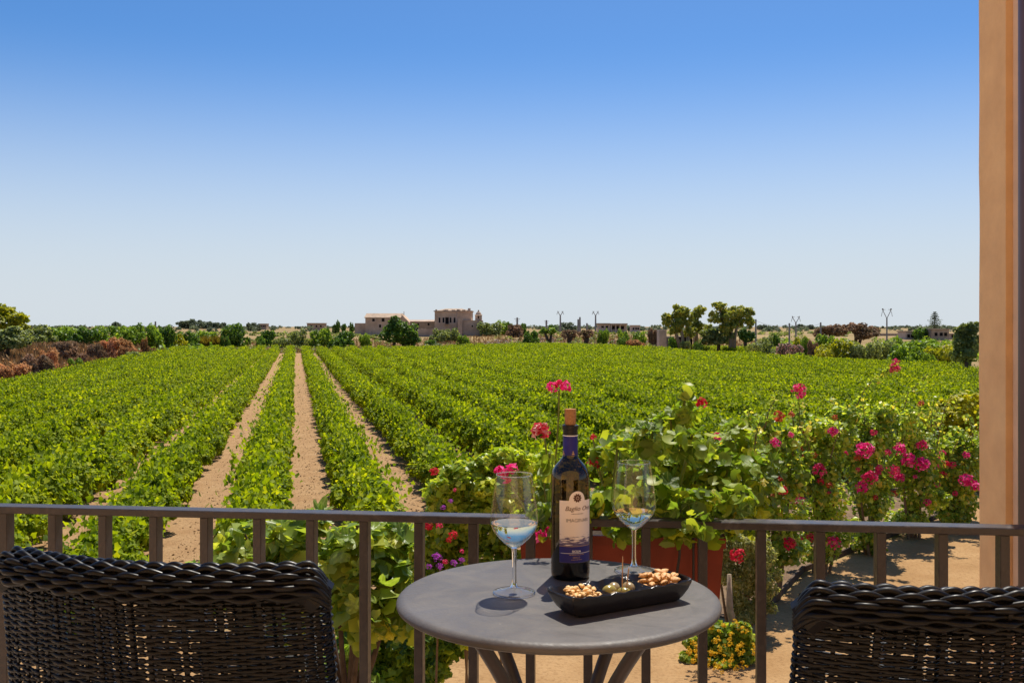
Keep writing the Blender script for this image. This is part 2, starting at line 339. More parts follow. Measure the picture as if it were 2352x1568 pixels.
sheet('side_path', [(-9.2, 13.2), (-2, 14.7), (2.4, 15.2), (3.4, 21.2), (-1.2, 15.7), (-7, 13.9), (-22, 14), (-22, 12)], .016, M['soil'])

# ------------------------------------------------------------------ vine rows
PL = 6.0                                            # one foliage length of row
def vine_chunk(k, per, size, T):
    blobs = []; np_ = 5
    for i in range(np_):
        y = (i + .5) * PL / np_ + random.uniform(-.12, .12); f = random.uniform(.85, 1.12)
        blobs.append((random.uniform(-.1, .1), y, .52, .62 * f, .74, .52 * f))
        blobs.append((random.uniform(-.15, .15), y + random.uniform(-.3, .3), .86, .42, .45, .34 * random.uniform(.8, 1.25)))
        for q in range(2): blobs.append((random.choice((-1, 1)) * random.uniform(.42, .66), y + random.uniform(-.5, .5), random.uniform(.3, .62), .3, .34, .26))
    p, nn = blob_points(blobs, per * np_, .55, .62, .9, .7)
    extra = int(per * np_ * .07); q = np.stack([rng.normal(0, .38, extra), rng.random(extra) * PL, 1.0 + rng.random(extra) * .33], 1)
    p = np.concatenate([p, q]); nn = np.concatenate([nn, rng.normal(size=(extra, 3)) + [0, 0, .5]])
    p[:, 2] = np.maximum(p[:, 2], .05)
    V, Fc = leaves(p, nn, size * (.6 + .75 * rng.random(len(p))), T)
    return mesh_np('vine_foliage', V, [Fc], M['vine'])
VN = [vine_chunk(k, 1300, .105, T_VINE) for k in range(5)]
VM = [vine_chunk(k, 1000, .125, T_QUAD) for k in range(5)]
VF = [vine_chunk(k, 560, .16, T_QUAD) for k in range(5)]
def clods():
    base = MB().blob((0, 0, 0), 1, 5, 3, .25, (1, .85, .6)); bv = np.array([tuple(p) for p in base.v]); bf = base.f; V = []; Fc = []; n = 5200
    for i in range(n):
        k = random.choice((-3, -2, -1, -1, 0, 0, 0, 1, 1, 2)); s_ = 15 + 62 * random.random() ** 1.7; c = C0 + k * SP + random.gauss(0, .30); q = NRM * c + D * s_; r_ = random.uniform(.006, .018) * random.choice((1, 1, 1, 1.7)); a = random.uniform(0, 6.28)
        rot = np.array([[math.cos(a), -math.sin(a), 0], [math.sin(a), math.cos(a), 0], [0, 0, 1]]); V.append(bv @ rot.T * r_ + [q.x, q.y, .006 + r_ * .3])
    k = len(bv); fq = np.array(bf); return mesh_np('soil_clods', np.concatenate(V), [(fq[None] + (np.arange(n) * k)[:, None, None]).reshape(-1, 4)], M['soil'])
tag(obj('soil_clods', clods()), 'loose clods of reddish soil lying in the bare lanes', 'clods', None, 'stuff')
ordinal = ['first', 'second', 'third', 'fourth', 'fifth', 'sixth', 'seventh', 'eighth', 'ninth', 'tenth', 'eleventh', 'twelfth', 'thirteenth']
yaw = math.atan2(-D.x, D.y)
trunk_me = MB().tube([(0, 0, 0), (.03, .03, .3), (-.02, 0, .6)], [.035, .03, .02], 6).mesh('trunk', M['wood'])
for k in range(-8, 54):
    c = C0 + (k + .5) * SP
    s0, s1 = row_span(c)
    if s0 is None or s1 - s0 < 4: continue
    if k < 0:
        lab = ('vine row hugging the %s edge of the bare soil lane' % 'left') if k == -1 else ('%s leafy vine row to the left of the central bare soil lane' % ordinal[-k - 1])
        if k == -1: lab = 'leafy vine row along the left side of the central bare soil lane'
    elif k < 12: lab = 'leafy vine row along the right side of the central bare soil lane' if k == 0 else '%s leafy vine row to the right of the central bare soil lane' % ordinal[k]
    else: lab = 'vine row merging into the broad green mass of leaves filling the field'
    p0 = NRM * c + D * s0
    row = empty('vine_row', (p0.x, p0.y, 0), yaw, lab, 'vine row', 'parallel vine rows of the vineyard')
    n = max(1, int(round((s1 - s0) / PL))); Ls = (s1 - s0) / n
    for i in range(n):
        dist = p0.y + (i * Ls) * D.y
        me = (VN if dist < 48 else VM if dist < 90 else VF)[random.randrange(5)]
        o = obj('foliage', me, row); fl = random.random() < .5
        o.scale = (random.uniform(.72, .84) if -3 < k < 3 else random.uniform(.78, .92), Ls / PL * 1.02, random.uniform(.92, 1.12))
        if fl: o.rotation_euler = (0, 0, math.pi); o.location = (0, (i + 1) * Ls, 0)
        else: o.location = (0, i * Ls, 0)
        if dist < 28 and abs(k) < 6:
            for j in range(5): obj('trunk', trunk_me, row, (0, (i + (j + .5) / 5) * Ls, 0))
# ------------------------------------------------------------------ far trees and bushes
def bush_blobs(seed, n=26, squash=.85):
    r0 = random.Random(seed); bl = [(r0.uniform(-.15, .15), r0.uniform(-.15, .15), .42, .52, .52, .40)]
    for i in range(n):
        a = r0.uniform(0, math.tau); h = r0.uniform(.10, 1.0); rr = math.sqrt(max(.02, 1 - ((h - .42) / .72) ** 2)) * r0.uniform(.35, .82)
        s_ = r0.uniform(.10, .34); bl.append((math.cos(a) * rr, math.sin(a) * rr, h * squash + .05, s_, s_, s_ * .85))
    return bl
PROTO = {}
def bush_mesh(kind, var, n=1500, size=.15, T=T_QUAD):
    key = (kind, var, n, size)
    if key not in PROTO:
        PROTO[key] = cloud('bush_' + kind, bush_blobs(100 + var * 7), n, size, M[kind], T, shell=.5, zmin=0.0)
    return PROTO[key]
TWIGGY = ('g_brown', 'g_grey')
def bush(x, wpx, ytop, Z, kind, label, var=0, name='bush', cat='bush', group=None, sink=0.0, n=1500, size=.15):
    base = terrain(Z) - sink + bank_at(PX(x, Z), Z); ht = max(.5, PZ(ytop, Z) - base); wd = wpx * 1.22 / F * Z / 2
    o = obj(name, bush_mesh(kind, var % 5, n * 2, size * 1.5, T_NARROW) if kind in TWIGGY else bush_mesh(kind, var % 5, n, size)); o.location = (PX(x, Z), Z, base); o.scale = (wd, wd * .9, ht / 1.2)
    o.rotation_euler = (0, 0, random.uniform(0, 6.28)); tag(o, label, cat, group); return o
def tree(x, Z, ybase_none, blobs_px, trunks, kind, label, n=2600, size=.4, name='tree', group=None, T=T_QUAD, wood='wood', shell=.7):
    """blobs_px: (x, y, rx_px, ry_px); trunks: list of px polylines (x, y) starting at the ground"""
    g = terrain(Z) + bank_at(PX(x, Z), Z); root = empty(name, (PX(x, Z), Z, g), 0, label, 'tree', group); O = Vector((PX(x, Z), Z, g))
    bl = []
    for (bx, by, rx, ry) in blobs_px:
        c = P(bx, by, Z) - O; rw = rx / F * Z; bl.append((c.x, random.uniform(-.35, .35) * rw, c.z, rw, rw * .85, ry / F * Z))
    core = list(bl); bl = [tuple(b_[:3]) + tuple(.9 * v for v in b_[3:]) for b_ in core]
    for b_ in core:
        for q in range(6):
            d = unit(rng.normal(size=(1, 3)) + [[0, -.1, .25]])[0]; f_ = random.uniform(.22, .46); bl.append((b_[0] + d[0] * b_[3], b_[1] + d[1] * b_[4], b_[2] + d[2] * b_[5], b_[3] * f_, b_[4] * f_, b_[5] * f_))
    obj('crown', cloud('crown', bl, n, size, M[kind], T, shell=shell, cull=.6, up=.7), root)
    for tr in trunks:
        b = MB(); pts = []
        for i, (tx, ty) in enumerate(tr):
            q = P(tx, ty, Z) - O
            if i == 0: q.z = -.1
            pts.append(q)
        r0 = .0022 * Z if len(tr[0]) < 3 else tr[0][2]
        b.tube(pts, [max(.04, r0 * (1 - .6 * i / (len(pts) - 1))) for i in range(len(pts))], 7); b.build('trunk', M[wood], root, True)
    return root

def bank_h(c, s): return 1.5 * sstep(18.2, 27, -c) * sstep(30, 60, s)
def bank_at(x, y): return bank_h(x * NRM.x + y * NRM.y, x * D.x + y * D.y) if (x * NRM.x + y * NRM.y) < -18 and y < 190 else 0.0
cs = [-17.7, -18.5, -20, -22, -24, -26, -28, -40, -70, -120]; ss = list(range(20, 181, 10)); V = []; 
for s_ in ss:
    for c in cs: q = NRM * c + D * s_; V.append((q.x, q.y, bank_h(c, s_) * sstep(185, 165, s_) + .01))
k = len(cs); tag(obj('bank', mesh_np('bank', np.array(V), [np.array([(j*k+i+1, j*k+i, (j+1)*k+i, (j+1)*k+i+1) for j in range(len(ss)-1) for i in range(k-1)])], M['bankground'], True)), kind='structure')
# -- left bank
tree(-4, 118, 0, [(-10, 745, 60, 34), (12, 735, 28, 20), (-20, 722, 40, 20)], [[(-6, 830), (-8, 790), (-10, 750)]], 'g_yel', 'tall rounded pine crown cut by the left frame edge', 2600, .55, 'pine_tree')
tree(8, 86, 0, [(0, 785, 40, 22), (35, 782, 32, 20), (-25, 780, 30, 22), (20, 768, 40, 14)], [[(6, 840), (9, 815), (4, 790)], [(8, 815), (20, 800), (36, 785)]], 'g_olive', 'olive tree with a dark bare trunk standing on the brown bank', 3000, .3, 'olive_tree')
LB = [  # x, width, top y, depth, kind, label
 (70, 110, 741, 120, 'g_olive', 'broad olive green bush behind the trunked olive tree'),
 (135, 90, 743, 128, 'g_mid', 'rounded green bush next to the broad olive one on the left bank'),
 (186, 66, 746, 124, 'g_dark', 'dark green bush above the reddish brown scrub'),
 (238, 76, 742, 136, 'g_mid', 'green bush behind the two brown dead shrubs'),
 (292, 72, 741, 146, 'g_mid', 'green bush in the middle of the leafy belt on the bank'),
 (336, 66, 737, 152, 'g_mid', 'tallest green bush near the slender brown dead shrub'),
 (376, 56, 742, 158, 'g_dark', 'dark bush between the bank and the golden canes'),
 (404, 52, 758, 160, 'g_yel', 'low yellow green bush at the end of the bank'),
 (430, 60, 756, 164, 'g_dark', 'rounded dark bush left of the golden canes'),
 (470, 66, 752, 172, 'g_mid', 'low green bush directly behind the golden canes'),
 (516, 24, 768, 166, 'g_dark', 'small dark bush right of the golden canes')]
for i, (x, wp, yt, Z, kd, lb) in enumerate(LB): bush(x, wp, yt, Z, kd, lb, i, group='bushes on the left bank', n=1800, size=.14)
BR = [
 (80, 74, 802, 72, 'g_grey', 'dead twiggy grey brown shrub nearest the vines on the left bank'),
 (28, 80, 822, 68, 'g_brown', 'low brown dead shrub below the trunked olive tree'),
 (105, 60, 788, 84, 'g_brown', 'sandy brown dead shrub on the bank right of the olive trunk'),
 (150, 86, 772, 97, 'g_grey', 'wide purplish grey dead shrub under the green bushes'),
 (222, 46, 778, 106, 'g_grey', 'small dead grey shrub beside the russet one'),
 (262, 72, 765, 114, 'g_brown', 'large russet dead shrub on the left bank'),
 (294, 40, 785, 110, 'g_brown', 'small rusty dead shrub at the foot of the large russet one'),
 (332, 17, 764, 132, 'g_brown', 'slender upright brown dead shrub against the green bushes'),
 (175, 46, 812, 88, 'g_mid', 'low green weed clump at the vineyard edge of the bank'),
 (300, 44, 795, 106, 'g_olive', 'low greenish bramble right of the rusty dead shrub')]
for i, (x, wp, yt, Z, kd, lb) in enumerate(BR): bush(x, wp, yt + 6, Z, kd, lb, i, name='dead_shrub' if 'dead' in lb else 'bush', cat='shrub', group='scrub on the brown bank', n=2000, size=.12)
def grass_patch(name, n, fn, h, label):
    pts = np.array([fn() for _ in range(n)]); p = np.stack([pts[:, 0], pts[:, 1], np.array([terrain(y) + bank_at(x, y) for x, y in pts]) + h * .42], 1)
    nn = rng.normal(size=(n, 3)) * [1, 1, .25]
    V, Fc = leaves(p, nn, h * (.6 + .8 * rng.random(n)), (T_BLADE[0] * [3.2, 1, 1], T_BLADE[1]), np.array([[0, 0, 1.0]] * n), .8)
    return tag(obj(name, mesh_np(name, V, [Fc], M['drygrass'])), label, 'grass', None, 'stuff')
def left_bank():
    s = random.uniform(62, 165); c = -17.4 - random.random() ** .8 * (9 + s * .12); p = NRM * c + D * s; return (p.x, p.y)
def bank_scrub(name, n, mat, label, hmax):
    pts = []
    for i in range(n):
        x, y = left_bank(); hh = random.uniform(.4, 1) * hmax; wd = hh * random.uniform(.6, 1.5); k = 60; d = unit(rng.normal(size=(k, 3))); d[:, 2] = np.abs(d[:, 2]); pts.append(np.array([x, y, bank_at(x, y)]) + d * np.array([wd, wd, hh]) * (.3 + .7 * rng.random((k, 1))))
    p = np.concatenate(pts); V, Fc = leaves(p, rng.normal(size=p.shape), .30 * (.6 + .8 * rng.random(len(p))), T_NARROW); tag(obj(name, mesh_np(name, V, [Fc], M[mat])), label, 'scrub', None, 'stuff')
bank_scrub('rusty_scrub', 330, 'g_brown', 'tangled rusty brown dry scrub covering the left bank', 1.3)
bank_scrub('weedy_scrub', 110, 'g_olive', 'patches of olive weeds among the rusty scrub', .9)
grass_patch('dry_grass', 30000, left_bank, 1.0, 'tall dry straw coloured grass on the bank left of the vines')
def far_strip():
    u = random.uniform(-.33, .25); Z = far_limit(u) + 3 + random.random() ** 1.5 * 75; return (u * Z, Z)
grass_patch('dry_grass', 15000, far_strip, .7, 'dry golden grass strip between vineyard and ruined farm')
b = []                                              # golden canes
def canes():
    return (PX(random.uniform(446, 512), 167), 167 + random.uniform(-1, 1.5))
pts = np.array([canes() for _ in range(900)]); p = np.stack([pts[:, 0], pts[:, 1], 1.1 + rng.random(900) * .4], 1)
V, Fc = leaves(p, rng.normal(size=(900, 3)) * [1, 1, .3], 2.3 * (.7 + .6 * rng.random(900)), (T_BLADE[0] * [1.5, 1, 1], T_BLADE[1]), np.array([[0, 0, 1.0]] * 900), .85)
tag(obj('cane_clump', mesh_np('cane_clump', V, [Fc], M['reed'])), 'golden yellow clump of canes at the far left end of the vines', 'canes', None, 'stuff')

# -- behind the far end of the rows
MID = [
 (1546, 30, 770, 153, 'g_dark', 'dark bush growing against the side of the concrete hut'),
 (1574, 26, 778, 149, 'g_olive', 'low bush at the feet of the airy eucalyptus'),
 (1606, 26, 780, 148, 'g_dark', 'low dark bush between the eucalyptus trunks'),
 (540, 62, 737, 190, 'g_dark', 'large rounded dark tree-like bush right of the golden canes'),
 (615, 46, 751, 178, 'g_dark', 'dark rounded bush at the far end of the left vine rows'),
 (600, 24, 778, 170, 'g_dark', 'little dark bush crouching at the foot of the rounded one'),
 (650, 46, 772, 172, 'g_olive', 'low dull bush at the end of the bare soil lanes'),
 (684, 50, 753, 182, 'g_olive', 'olive bush straight behind the central lane'),
 (742, 56, 748, 182, 'g_mid', 'round green bush right of the central lane end'),
 (795, 52, 754, 178, 'g_dark', 'dark bush left of the dry golden clearing'),
 (768, 30, 775, 172, 'g_dark', 'small dark bush wedged between two round ones'),
 (840, 32, 762, 182, 'g_mid', 'small round bush beside the dry golden clearing'),
 (1012, 44, 752, 224, 'g_olive', 'pale olive bush in front of the ruined manor'),
 (1040, 40, 750, 228, 'g_olive', 'second pale olive bush touching the manor wall'),
 (992, 36, 778, 200, 'g_dark', 'low dark bush under the pale olive one'),
 (1064, 32, 767, 200, 'g_mid', 'lone round bush before the manor side wall'),
 (1124, 56, 736, 258, 'g_olive', 'wide olive bush right of the domed turret'),
 (1158, 46, 733, 268, 'g_mid', 'tallest bush of the clump right of the turret'),
 (1182, 44, 742, 252, 'g_grey', 'greyish bush in the clump right of the turret'),
 (1202, 20, 738, 262, 'g_dark', 'narrow dark bush ending the clump near the cross pole'),
 (1221, 36, 755, 205, 'g_dark', 'lone dark round bush on the stony strip'),
 (1386, 30, 752, 206, 'g_mid', 'bright round bush in front of the white house'),
 (1432, 32, 752, 192, 'g_mid', 'bright bush just right of the white house'),
 (1468, 36, 757, 196, 'g_mid', 'bright bush left of the concrete hut'),
 (1455, 46, 777, 182, 'g_brown', 'brownish dry shrub near the concrete hut'),
 (1430, 24, 775, 186, 'g_dark', 'dark shrub below the bright bush by the white house'),
 (1500, 26, 750, 200, 'g_grey', 'dark grey thicket against the concrete hut'),
 (1272, 26, 743, 420, 'g_dark', 'small distant dark bush under the thin pole'),
 (1302, 46, 738, 430, 'g_far', 'distant spreading bush between the two forked poles')]
for i, (x, wp, yt, Z, kd, lb) in enumerate(MID): bush(x, wp, yt, Z, kd, lb, i, group='bushes beyond the vineyard')
tree(918, 188, 0, [(905, 770, 26, 20), (930, 768, 30, 24), (918, 752, 24, 16), (908, 738, 14, 10), (945, 775, 16, 16)], [[(905, 798), (906, 785), (908, 765)]], 'g_dark', 'big dark spreading tree in front of the ruined farmhouse', 3000, .5, 'spreading_tree')
tree(1258, 212, 0, [(1250, 760, 10, 7), (1268, 760, 10, 8)], [[(1262, 792), (1256, 775), (1250, 762)], [(1261, 782), (1267, 764)]], 'g_mid', 'small sparse tree with a forked trunk on the stony strip', 500, .45)
for (x, lb) in ((1306, 'bare grey tree on the stony strip nearer the sparse green tree'), (1345, 'bare grey tree on the stony strip nearer the white house')):
    tree(x, 205, 0, [(x - 6, 768, 12, 9), (x + 9, 766, 11, 9)], [[(x, 795), (x, 775), (x - 6, 764)], [(x, 782), (x + 8, 765)]], 'g_grey', lb, 420, .4)
# -- eucalyptus group
tree(1582, 152, 0, [(1532, 735, 13, 16), (1548, 752, 14, 18), (1565, 718, 22, 18), (1560, 742, 16, 16), (1578, 735, 14, 18), (1585, 765, 14, 14), (1526, 728, 8, 9)],
     [[(1566, 800), (1568, 775), (1562, 745), (1566, 715)], [(1567, 772), (1548, 750), (1535, 732)], [(1584, 802), (1582, 780), (1580, 740)]], 'g_euc', 'airy eucalyptus with pale thin trunks beside the concrete hut', 3400, .38, 'eucalyptus_tree', wood='palewood', shell=.45)
tree(1608, 156, 0, [(1606, 714, 16, 12), (1598, 730, 9, 12), (1600, 752, 16, 12), (1618, 757, 18, 14)], [[(1600, 800), (1600, 765), (1604, 720)]], 'g_euc', 'slim eucalyptus with a separate top tuft between its two larger neighbours', 1700, .38, 'eucalyptus_tree', wood='palewood', shell=.45)
tree(1650, 150, 0, [(1655, 770, 24, 18), (1632, 768, 22, 14), (1625, 782, 16, 10)], [[(1650, 802), (1651, 785), (1648, 770)]], 'g_olive', 'low dark tree in the shade of the big eucalyptus', 1800, .4)
tree(1690, 149, 0, [(1652, 704, 18, 8), (1650, 728, 20, 18), (1672, 730, 24, 20), (1695, 720, 22, 14), (1712, 728, 20, 18), (1722, 742, 10, 10), (1668, 752, 20, 14), (1690, 742, 14, 14)],
     [[(1686, 803), (1687, 780), (1692, 752), (1704, 728)], [(1687, 778), (1678, 750), (1670, 725)], [(1676, 803), (1678, 780), (1660, 740), (1652, 708)]], 'g_euc', 'biggest eucalyptus with a wide dome crown beside the sandy road', 4200, .38, 'eucalyptus_tree', wood='palewood', shell=.45)
tree(1712, 146, 0, [(1705, 766, 12, 12), (1718, 775, 14, 12), (1726, 768, 8, 8)], [[(1712, 803), (1712, 785), (1710, 770)]], 'g_dark', 'small dark tree under the right side of the big eucalyptus', 900, .35)
sheet('sandy_road', [(PX(1600, 170), 170), (PX(1720, 166), 166), (PX(1722, 150), 150), (PX(1605, 158), 158)], .02, M['road'])
sheet('sandy_track', [(PX(1905, 106), 106), (PX(2010, 98), 98), (PX(2200, 90), 90), (PX(2300, 86), 86), (PX(2300, 83), 83), (PX(2200, 84), 84), (PX(2010, 94), 94)], .02, M['road'])
# -- right belt
RB = [
 (1758, 44, 768, 140, 'g_olive', 'low dull bush right of the big eucalyptus'),
 (1780, 36, 762, 150, 'g_dark', 'dark round bush left of the pink oleander'),
 (1748, 60, 778, 132, 'g_olive', 'wide low bush at the vineyard corner by the sandy road'),
 (1802, 46, 783, 124, 'g_pink', 'oleander bush dusted with pale pink flowers'),
 (1826, 40, 785, 122, 'g_pink', 'second pink flecked oleander beside the grassy clearing'),
 (1842, 40, 768, 140, 'g_yel', 'yellowish bush behind the oleanders'),
 (1850, 22, 768, 126, 'g_dark', 'narrow dark bush right of the oleanders'),
 (1870, 34, 778, 118, 'g_grey', 'greyish round bush beside the bright yellow green one'),
 (1895, 60, 762, 135, 'g_mid', 'green bush sloping up to the dark tree clump'),
 (1936, 96, 772, 106, 'g_yel', 'large bright yellow green bush at the field edge'),
 (1900, 50, 785, 110, 'g_yel', 'smaller yellow brown bush leaning on the bright one'),
 (1990, 66, 778, 104, 'g_olive', 'grey green bush right of the bright yellow green one'),
 (2030, 70, 775, 108, 'g_olive', 'grey green bush below the tall forked pole'),
 (2078, 90, 784, 92, 'g_mid', 'fig-like bush with large glossy leaves near the sandy track'),
 (2120, 110, 772, 112, 'g_mid', 'long green hedge-like bush below the pink houses'),
 (2050, 60, 768, 125, 'g_mid', 'green bush behind the fig-like one'),
 (2160, 76, 785, 90, 'g_yel', 'brownish yellow bush left of the tall dark shrub'),
 (2205, 40, 800, 86, 'g_olive', 'low bush under the tall dark shrub'),
 (2130, 40, 805, 88, 'g_mid', 'small bush at the end of the sandy track')]
for i, (x, wp, yt, Z, kd, lb) in enumerate(RB): bush(x, wp, yt, Z, kd, lb, i, group='bushes right of the field', n=2000, size=.13)
tree(1915, 170, 0, [(1905, 757, 22, 10), (1925, 760, 22, 12), (1885, 766, 18, 10)], [[(1905, 800), (1906, 775), (1908, 760)]], 'g_grey', 'dark reddish tree left in the pair behind the yellow green bush', 1500, .42)
tree(1970, 172, 0, [(1955, 752, 16, 10), (1975, 756, 20, 12), (2000, 760, 18, 11), (1985, 768, 26, 10)], [[(1965, 800), (1966, 775), (1962, 758)], [(1966, 775), (1985, 758)]], 'g_grey', 'dark reddish tree right in the pair behind the yellow green bush', 1700, .42)
tree(2222, 74, 0, [(2215, 760, 20, 16), (2232, 752, 16, 12), (2205, 785, 20, 22), (2235, 790, 22, 26), (2220, 810, 30, 24)], [[(2220, 860), (2220, 830), (2218, 790)]], 'g_olive', 'tall dark shrub tree against the stucco pillar', 2800, .22)
# -- horizon trees
HZ = [(268, 24, 737, 520), (428, 44, 734, 560), (452, 40, 731, 560), (478, 34, 736, 580), (498, 22, 738, 580), (512, 18, 739, 600), (578, 22, 738, 420), (590, 18, 742, 420), (1862, 16, 744, 520), (1838, 20, 742, 500), (1752, 24, 744, 480), (1776, 22, 747, 480), (2010, 14, 748, 500), (1424, 16, 744, 420), (1448, 14, 748, 420), (2122, 40, 750, 240), (2108, 26, 754, 238)]
HZL = ['lone distant tree peeping over the left bank bushes', 'leftmost rounded tree of the distant pine grove', 'tallest rounded tree of the distant pine grove', 'middle low tree of the distant pine grove', 'second tree from the right in the distant pine grove', 'rightmost small tree of the distant pine grove',
 'distant dark tree, taller of the pair before the flat roofed house', 'distant dark tree, smaller of the pair before the flat roofed house', 'tiny distant tree right of the small forked pole', 'tiny distant tree just behind the small forked pole', 'tiny distant tree nearest the biggest eucalyptus', 'tiny distant tree between the plain poles', 'tiny distant tree left of the tallest forked pole', 'tiny distant tree behind the white house porch', 'tiny distant tree beside the pale box house', '', '']
for i, (x, wp, yt, Z) in enumerate(HZ):
    bush(x, wp, yt, Z, 'g_far' if Z > 300 else 'g_dark', HZL[i] if Z > 300 else ('dark tree in front of the pink houses, right one of two' if i == 15 else 'dark tree in front of the pink houses, left one of two'), i, 'distant_tree', 'tree', 'distant trees on the horizon', n=900, size=.2)
for i, x in enumerate((775, 790, 808, 768)):          # dark cypresses left of the farm
    bush(x, 11, (733, 740, 737, 742)[i], 300, 'g_dark', ('tallest thin dark cypress left of the ruined farmhouse', 'second cypress from the right beside the ruined farmhouse', 'cypress closest to the ruined farmhouse', 'leftmost and shortest cypress near the ruined farmhouse')[i], i, 'cypress_tree', 'tree', 'cypresses by the ruined farm', n=900, size=.2)
def scrub_band(name, n, u0, u1, Z0_, Z1_, hmax, mat, label, size):
    pts = []
    for i in range(n):
        Zs = random.uniform(Z0_, Z1_); u = random.uniform(u0, u1); hh = random.uniform(.35, 1) * hmax; wd = hh * random.uniform(.7, 1.8)
        k = 34; d = unit(rng.normal(size=(k, 3))); d[:, 2] = np.abs(d[:, 2]); pts.append(np.array([u * Zs, Zs, terrain(Zs)]) + d * np.array([wd, wd, hh]) * (.6 + .4 * rng.random((k, 1))))
    p = np.concatenate(pts); V, Fc = leaves(p, rng.normal(size=p.shape) + [0, 0, .7], size * (.6 + .8 * rng.random(len(p))), T_QUAD)
    tag(obj(name, mesh_np(name, V, [Fc], M[mat])), label, 'scrub', None, 'stuff')
scrub_band('far_scrub', 520, -.6, .6, 380, 900, 2.6, 'g_far', 'low grey green scrub running along the whole horizon', 1.3)
def edge_scrub(name, n, mat, hmax, label):
    pts = []
    for i in range(n):
        u = random.uniform(-.33, .30); Zs = far_limit(u) + 2 + random.random() * 22; hh = random.uniform(.3, 1) * hmax; wd = hh * random.uniform(.8, 2.2); k = 44; d = unit(rng.normal(size=(k, 3))); d[:, 2] = np.abs(d[:, 2])
        pts.append(np.array([u * Zs, Zs, terrain(Zs)]) + d * np.array([wd, wd, hh]) * (.35 + .65 * rng.random((k, 1))))
    p = np.concatenate(pts); V, Fc = leaves(p, rng.normal(size=p.shape) + [0, 0, .5], .36 * (.6 + .8 * rng.random(len(p))), T_QUAD); tag(obj(name, mesh_np(name, V, [Fc], M[mat])), label, 'scrub', None, 'stuff')
edge_scrub('edge_scrub', 170, 'g_olive', 1.5, 'ragged olive undergrowth along the far edge of the vines')
edge_scrub('dry_edge_scrub', 170, 'g_grey', 1.2, 'ragged dry brown undergrowth along the far edge of the vines')
scrub_band('mid_scrub', 420, -.36, .34, 215, 340, 1.0, 'g_olive', 'patchy low olive scrub on the dry land around the ruined farm', .5)
scrub_band('right_scrub', 260, .26, .6, 120, 230, 1.7, 'g_mid', 'green undergrowth behind the bushes right of the field', .5)
scrub_band('left_scrub', 200, -.62, -.30, 130, 240, 2.2, 'g_mid', 'green undergrowth behind the bushes of the left bank', .6)
# Norfolk pine
Z = 250; g = terrain(Z); root = empty('norfolk_pine', (PX(2147, Z), Z, g), 0, 'tiered conifer with open layered branches rising over the pink houses', 'tree')
top = PZ(716, Z) - g
MB().tube([(0, 0, 0), (0, 0, top)], [.22, .03], 7).build('trunk', M['wood'], root)
pp = []; 
for i in range(11):
    h = top * (.28 + .70 * i / 10); rr = (2.5 * (1 - i / 10.8) + .15) * random.uniform(.8, 1.1)
    for k in range(9):
        a = k / 9 * math.tau + i * .4 + random.uniform(-.2, .2); rr *= random.uniform(.88, 1.1)
        for q in range(14): t = (q + 1) / 14; pp.append((math.cos(a) * rr * t, math.sin(a) * rr * t, h + rr * t * t * .25 - .05))
pp = np.array(pp); pp += rng.normal(0, .05, pp.shape); V, Fc = leaves(pp, rng.normal(size=pp.shape) + [0, 0, 1], .3, T_QUAD); obj('crown', mesh_np('crown', V, [Fc], M['g_far']), root)

# ------------------------------------------------------------------ far buildings
def win(parent, x, yb, zb, wd, ht, frame=True):
    """solid near-black box, painted shade of an opening, on a wall facing the camera: x centre, wall plane y, sill height, in the parent's space"""
    o = MB().box(x - wd/2, x + wd/2, yb - .03, yb + .3, zb, zb + ht).build('window', M['shade_fill'], parent)
    if frame:
        t = .14; f = MB(); f.box(x - wd/2 - t, x - wd/2, yb - .07, yb + .05, zb - t, zb + ht + t); f.box(x + wd/2, x + wd/2 + t, yb - .07, yb + .05, zb - t, zb + ht + t)
        f.box(x - wd/2, x + wd/2, yb - .068, yb + .05, zb + ht, zb + ht + t); f.box(x - wd/2, x + wd/2, yb - .09, yb + .05, zb - t, zb); f.build('frame', M['plaster'], o)
def gable(bm, x0, x1, y0, y1, z, zr, ov=.25):
    bm.add([(x0-ov, y0-ov, z), (x1+ov, y0-ov, z), (x1+ov, y1+ov, z), (x0-ov, y1+ov, z), (x0-ov, (y0+y1)/2, zr), (x1+ov, (y0+y1)/2, zr),
            (x0-ov, y0-ov, z-.15), (x1+ov, y0-ov, z-.15), (x1+ov, y1+ov, z-.15), (x0-ov, y1+ov, z-.15)],
           [(0,1,5,4), (2,3,4,5), (0,4,3), (1,2,5), (6,7,1,0), (7,8,2,1), (8,9,3,2), (9,6,0,3), (6,9,8,7)])
def rough_wall(b, x0, x1, y0, y1, z0, tops):
    """wall whose broken top follows the heights in tops"""
    n = len(tops)
    for i in range(n):
        a = x0 + (x1 - x0) * i / n; c = x0 + (x1 - x0) * (i + 1) / n; b.box(a, c, y0, y1, z0, tops[i])
Z = 268; g = terrain(Z)
X = lambda x: PX(x, Z)
H = lambda y: PZ(y, Z)
